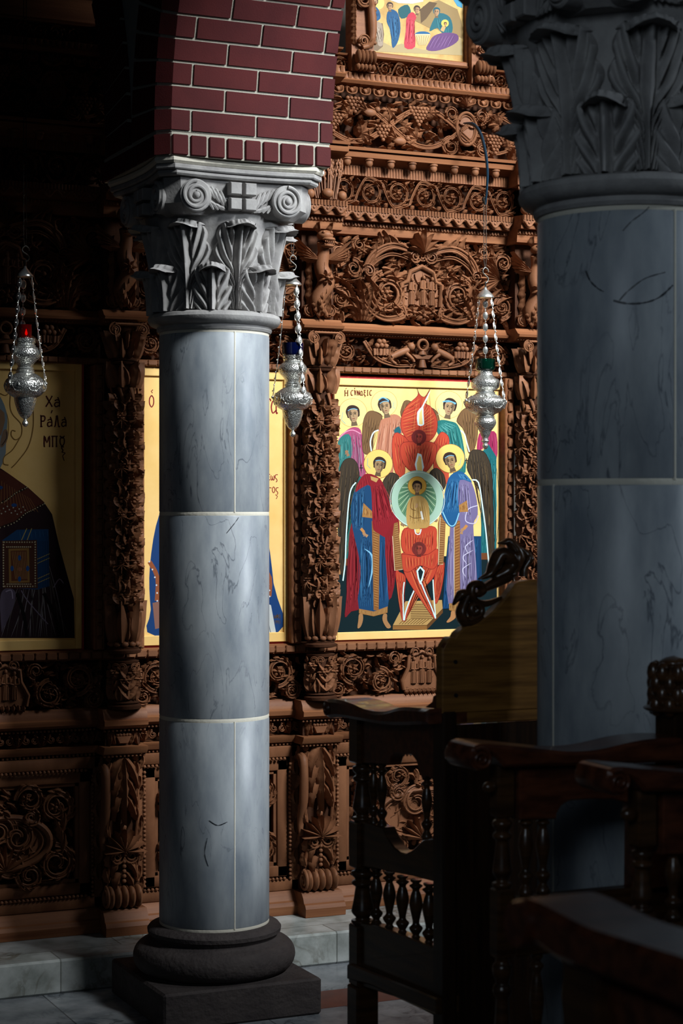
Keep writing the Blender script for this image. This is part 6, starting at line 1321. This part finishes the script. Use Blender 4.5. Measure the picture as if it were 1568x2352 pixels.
    wg = [(max(p[0], YB+.002+.00002*k), p[1]) for k, p in enumerate(wg)]
    MB().add(prism(wg, fX, xa, xb)).build('side_wing', M_STALLR, t, smooth=30, fn=T)
    MB().add(cbox(x0+.035, xr-.035, YB+.03, PX(850, 2000, XS)[0], .45, .475, .004)).build('seat', M_STALL, t, smooth=0, fn=T)
    MB().add(cbox(xr-.035, xr, YB+.03, yp, .06, 1.2, .004)).build('side_panel', M_STALL, t, smooth=0, fn=T)
    # crest of carved curls, mirrored on the hidden side
    mm = (MB(), MB())
    def cr(pts, rad, yo=.018, n=10):
        for mir, m in enumerate(mm):
            P = [(2*cxm-a if mir else a, YB+yo, b) for a, b in smoothp(pY(pts, YB), 7)]; m.add(tube(P, [.74*q for q in rad], n, flat=1.7, up=(0, 1, 0)))
    Zc = lambda zx, zy: (740+zx/3.0154, 1200+zy/3.0154)
    c1, c2 = Zc(1078, 608), Zc(1098, 478)
    cr([Zc(930, 575), Zc(985, 500), Zc(1030, 500), Zc(1000, 570), Zc(985, 630), Zc(1010, 690), Zc(1065, 695), Zc(1130, 660)], [.003, .014, .012, .013, .015, .016, .014, .010])
    cr([Zc(985, 700), Zc(1040, 680), Zc(1110, 640), Zc(1118, 590), Zc(1080, 565), Zc(1048, 595), Zc(1062, 630), Zc(1085, 615)], [.004, .012, .013, .012, .012, .012, .014, .016])
    cr([Zc(1265, 520), Zc(1180, 560), Zc(1100, 560), Zc(1055, 510), Zc(1060, 445), Zc(1110, 430), Zc(1135, 470), Zc(1105, 495), Zc(1090, 475)], [.004, .010, .013, .014, .013, .013, .013, .013, .013])
    cr([Zc(1140, 460), Zc(1220, 420), Zc(1300, 375), Zc(1345, 345)], [.012, .017, .02, .016])
    cr([Zc(1105, 395), Zc(1180, 360), Zc(1215, 300), Zc(1255, 225), Zc(1300, 240), Zc(1330, 290), Zc(1290, 340), Zc(1210, 385)], [.002, .012, .018, .022, .026, .024, .022, .01])
    cr([Zc(1240, 145), Zc(1285, 140), Zc(1320, 135), Zc(1360, 190), Zc(1375, 250), Zc(1340, 330), Zc(1310, 390)], [.002, .008, .013, .019, .021, .019, .014])
    cr([Zc(1400, 175), Zc(1440, 220), Zc(1455, 255), Zc(1420, 320), Zc(1415, 375)], [.003, .012, .015, .011, .012])
    for m in mm: m.build('carved_crest', M_STALL, t, smooth=70, fn=T)
    top = MB().add(bprism([(a, b) for a, b in pY([(1325, 1)], YB)] if False else [(cxm-.06, half[-1][1]-.02), (cxm+.06, half[-1][1]-.02), (cxm+.06, half[-1][1]+.10), (cxm, half[-1][1]+.16), (cxm-.06, half[-1][1]+.10)], fY, YB+.004, YB+.03, .004)); top.build('crest_block', M_STALL, t, smooth=30, fn=T)
stall_one()

# row of stalls facing the nave, backs to the right; two arms are seen
def armstall(name, label, yf, cpx, top, low, blk, post, bal, knob, apron, back_x, hts, finial):
    Yp = yf+.04
    x0, zc = PY(cpx[0], cpx[1], yf); rs = cpx[2]*(PY(0, 0, yf)[1]-PY(0, 100, yf)[1])/100 if False else cpx[2]*sqrt(x0*x0+yf*yf)/F
    loc = (x0, yf, 0); L = np.array(loc); T = lambda P: P-L
    t = thing(name, label, 'choir stall', 'dark oak choir stalls', loc=loc)
    A = [tuple(p) for p in smoothp(pY(top, yf), 4)]+[tuple(p) for p in pY(low, yf)]
    MB().add(bprism(A, fY, yf, yf+.105, .006)).build('arm_rest', M_STALLR, t, smooth=40, fn=T)
    m = MB(); V, Fc = lathe([(.001, 0), (rs*1.0, 0), (rs*1.1, .006), (rs*1.1, .099), (rs, .105), (.001, .105)], 28); m.add((np.stack([V[:,0]+x0, yf+V[:,2]+.0005, V[:,1]+zc], -1), Fc))
    m.add(tube([(a, yf-.002, b) for a, b in spiral2(x0, zc, rs*1.0, rs*.12, 2.0, 2.2, -1, 50)], [rs*.16, rs*.15, rs*.12], 8))
    m.build('arm_scroll', M_STALLR, t, smooth=50, fn=T)
    Zy = lambda py, px: PY(px, py, yf)[1]
    bx = [PY(p, 1800, Yp-.02)[0] for p in blk[:2]]; bc = (sum(bx)/2, Yp+.005, 0); hw = (bx[1]-bx[0])/2
    P = MB().add(cbox(bc[0]-hw, bc[0]+hw, bc[1]-hw, bc[1]+hw, Zy(blk[3], blk[0]), Zy(blk[2], blk[0]), .004))
    P.add(turned(Zy(post[1], blk[0]), Zy(post[0], blk[0]), hw*.98, bc, 28, True)); zb = Zy(post[1], blk[0])
    P.add(cbox(bc[0]-hw, bc[0]+hw, bc[1]-hw, bc[1]+hw, zb-.13, zb, .004)); P.add(turned(zb-.36, zb-.13, hw*.98, bc, 28, True)); P.add(cbox(bc[0]-hw, bc[0]+hw, bc[1]-hw, bc[1]+hw, .0, zb-.36, .004))
    P.build('front_post', M_STALL, t, smooth=40, fn=T)
    for px in bal:
        bxx = PY(px, 1900, Yp)[0]; za = Zy(apron[-1][1] if False else post[0]-6, px)
        MB().add(turned(zb-.02, za, .0145, (bxx, Yp+.005, 0))).build('baluster', M_STALL, t, smooth=50, fn=T)
    for k in range(5): MB().add(turned(zb-.36, zb-.13, .0145, (bc[0]+.075+.07*k, Yp+.005, 0))).build('baluster', M_STALL, t, smooth=50, fn=T)
    kx, kz = PY(knob[0], knob[1], yf+.02); kr = knob[2]*3.4/F
    MB().add(ball((kx, yf+.03, kz), (kr*1.3, kr, kr), 14, 10)).add(tube([(kx, yf+.03, kz), (bc[0], yf+.04, kz)], kr*.5, 8)).build('knob', M_STALL, t, smooth=60, fn=T)
    if apron: MB().add(bprism(pY(apron, Yp), fY, Yp-.012, Yp+.024, .003)).build('apron', M_STALLR, t, smooth=30, fn=T)
    MB().add(cbox(bc[0]+hw, back_x, Yp-.012, Yp+.024, zb-.13, zb-.02, .004)).build('mid_rail', M_STALL, t, smooth=0, fn=T)
    MB().add(cbox(bc[0]+hw, back_x, Yp-.012, Yp+.024, .10, zb-.36, .004)).build('lower_panel', M_STALL, t, smooth=0, fn=T)
    MB().add(cbox(back_x, back_x+.04, yf-.30, yf+.10, .02, hts, .006)).build('back', M_STALLV, t, smooth=0, fn=T)
    if finial:
        m = MB(); fx, fz = PY(finial[0], finial[1], yf); H = fz-hts; c = (back_x+.02, yf+.06, hts)
        m.add(lathe(smoothp([(.055, 0), (.06, H*.06), (.042, H*.14), (.05, H*.25), (.036, H*.36), (.046, H*.46), (.034, H*.56), (.042, H*.64), (.036, H*.76), (.026, H*.8), (.03, H*.88), (.018, H*.96), (.002, H)], 3), 24, c))
        for k in range(8):
            for j in range(4): a = k*pi/4+j*.4; m.add(ball((c[0]+.04*cos(a), c[1]+.04*sin(a), hts+H*(.1+.2*j)), (.014, .014, .022), 8, 6))
        m.build('finial', M_STALL, t, smooth=60, fn=T)
    return t
armstall('choir_stall', 'oak stall facing left with a long scrolled arm, before the large column', 3.06, (1105, 1744, 26),
    [(1084, 1742), (1086, 1722), (1096, 1713), (1112, 1709), (1145, 1711), (1200, 1716), (1265, 1723), (1320, 1727), (1380, 1722), (1450, 1706), (1500, 1698), (1560, 1696), (1660, 1700)],
    [(1660, 1752), (1500, 1752), (1380, 1757), (1160, 1763), (1150, 1752), (1142, 1742), (1128, 1732)],
    (1148, 1188, 1762, 1886), (1886, 2052), [1210, 1250], (1130, 1810, 14), [(1186, 1758), (1640, 1752), (1640, 2050), (1446, 2050), (1448, 1880), (1440, 1845), (1400, 1834), (1345, 1834), (1300, 1838), (1282, 1850), (1273, 1866), (1270, 1880), (1186, 1882)], 2.12, 1.36, (1560, 1512))
armstall('choir_stall', 'oak stall arm with a bright glossy top, lowest right beside the long scrolled arm', 2.60, (1422, 1797, 28),
    [(1396, 1794), (1399, 1774), (1410, 1765), (1430, 1762), (1470, 1766), (1520, 1770), (1568, 1775), (1640, 1782), (1760, 1782)],
    [(1760, 1822), (1640, 1820), (1482, 1818), (1472, 1806), (1462, 1794), (1446, 1786)],
    (1472, 1516, 1818, 1958), (1958, 2110), [1550, 1590], (1452, 1872, 15), [(1514, 1816), (1760, 1812), (1760, 1900), (1620, 1960), (1514, 1960)], 2.06, 1.36, None)

# nearest stall arm, running towards the camera
def near_arm():
    x = 1.03; loc = (x, PX(1200, 2060, x)[0], 0); L = np.array(loc); T = lambda P: P-L
    t = thing('choir_stall', 'blurred reddish stall arm nearest the camera, lower right corner', 'choir stall', 'dark oak choir stalls', loc=loc)
    top = [(1168, 2090), (1172, 2074), (1184, 2065), (1199, 2066), (1230, 2078), (1268, 2098), (1338, 2133), (1422, 2160), (1500, 2185), (1568, 2207), (1800, 2300)]
    low = [(1800, 2470), (1568, 2330), (1430, 2270), (1330, 2232), (1270, 2205), (1235, 2180), (1218, 2170), (1200, 2176), (1182, 2168), (1170, 2145)]
    A = [tuple(p) for p in smoothp(pX(top, x), 4)]+[tuple(p) for p in smoothp(pX(low, x), 3)]
    MB().add(bprism(A, fX, x, x+.10, .008)).build('arm_rest', M_STALLR, t, smooth=40, fn=T)
    y_, zc = PX(1192, 2122, x); V, Fc = lathe([(.001, 0), (.024, 0), (.026, .008), (.026, .092), (.024, .1), (.001, .1)], 24); MB().add((np.stack([V[:,2]+x-.006, y_+V[:,0], zc+V[:,1]], -1), Fc)).build('arm_scroll', M_STALLR, t, smooth=50, fn=T)
    yq, zq = PX(1300, 2200, x); P = MB(); c = (x+.05, yq, 0)
    P.add(cbox(c[0]-.035, c[0]+.035, c[1]-.035, c[1]+.035, zq-.16, zq+.01, .004)).add(turned(zq-.45, zq-.16, .034, c, 24, True)).add(cbox(c[0]-.035, c[0]+.035, c[1]-.035, c[1]+.035, 0, zq-.45, .004)).build('front_post', M_STALL, t, smooth=40, fn=T)
    MB().add(cbox(x+.03, x+.07, .9, yq, zq-.30, zq-.02, .004)).build('apron', M_STALLR, t, smooth=0, fn=T)
    MB().add(cbox(x+.03, x+.07, .9, yq, .08, zq-.75, .004)).build('lower_panel', M_STALL, t, smooth=0, fn=T)
    MB().add(cbox(x+.0, x+.62, .86, .9, .0, 1.45, .006)).build('back', M_STALLV, t, smooth=0, fn=T)
near_arm()
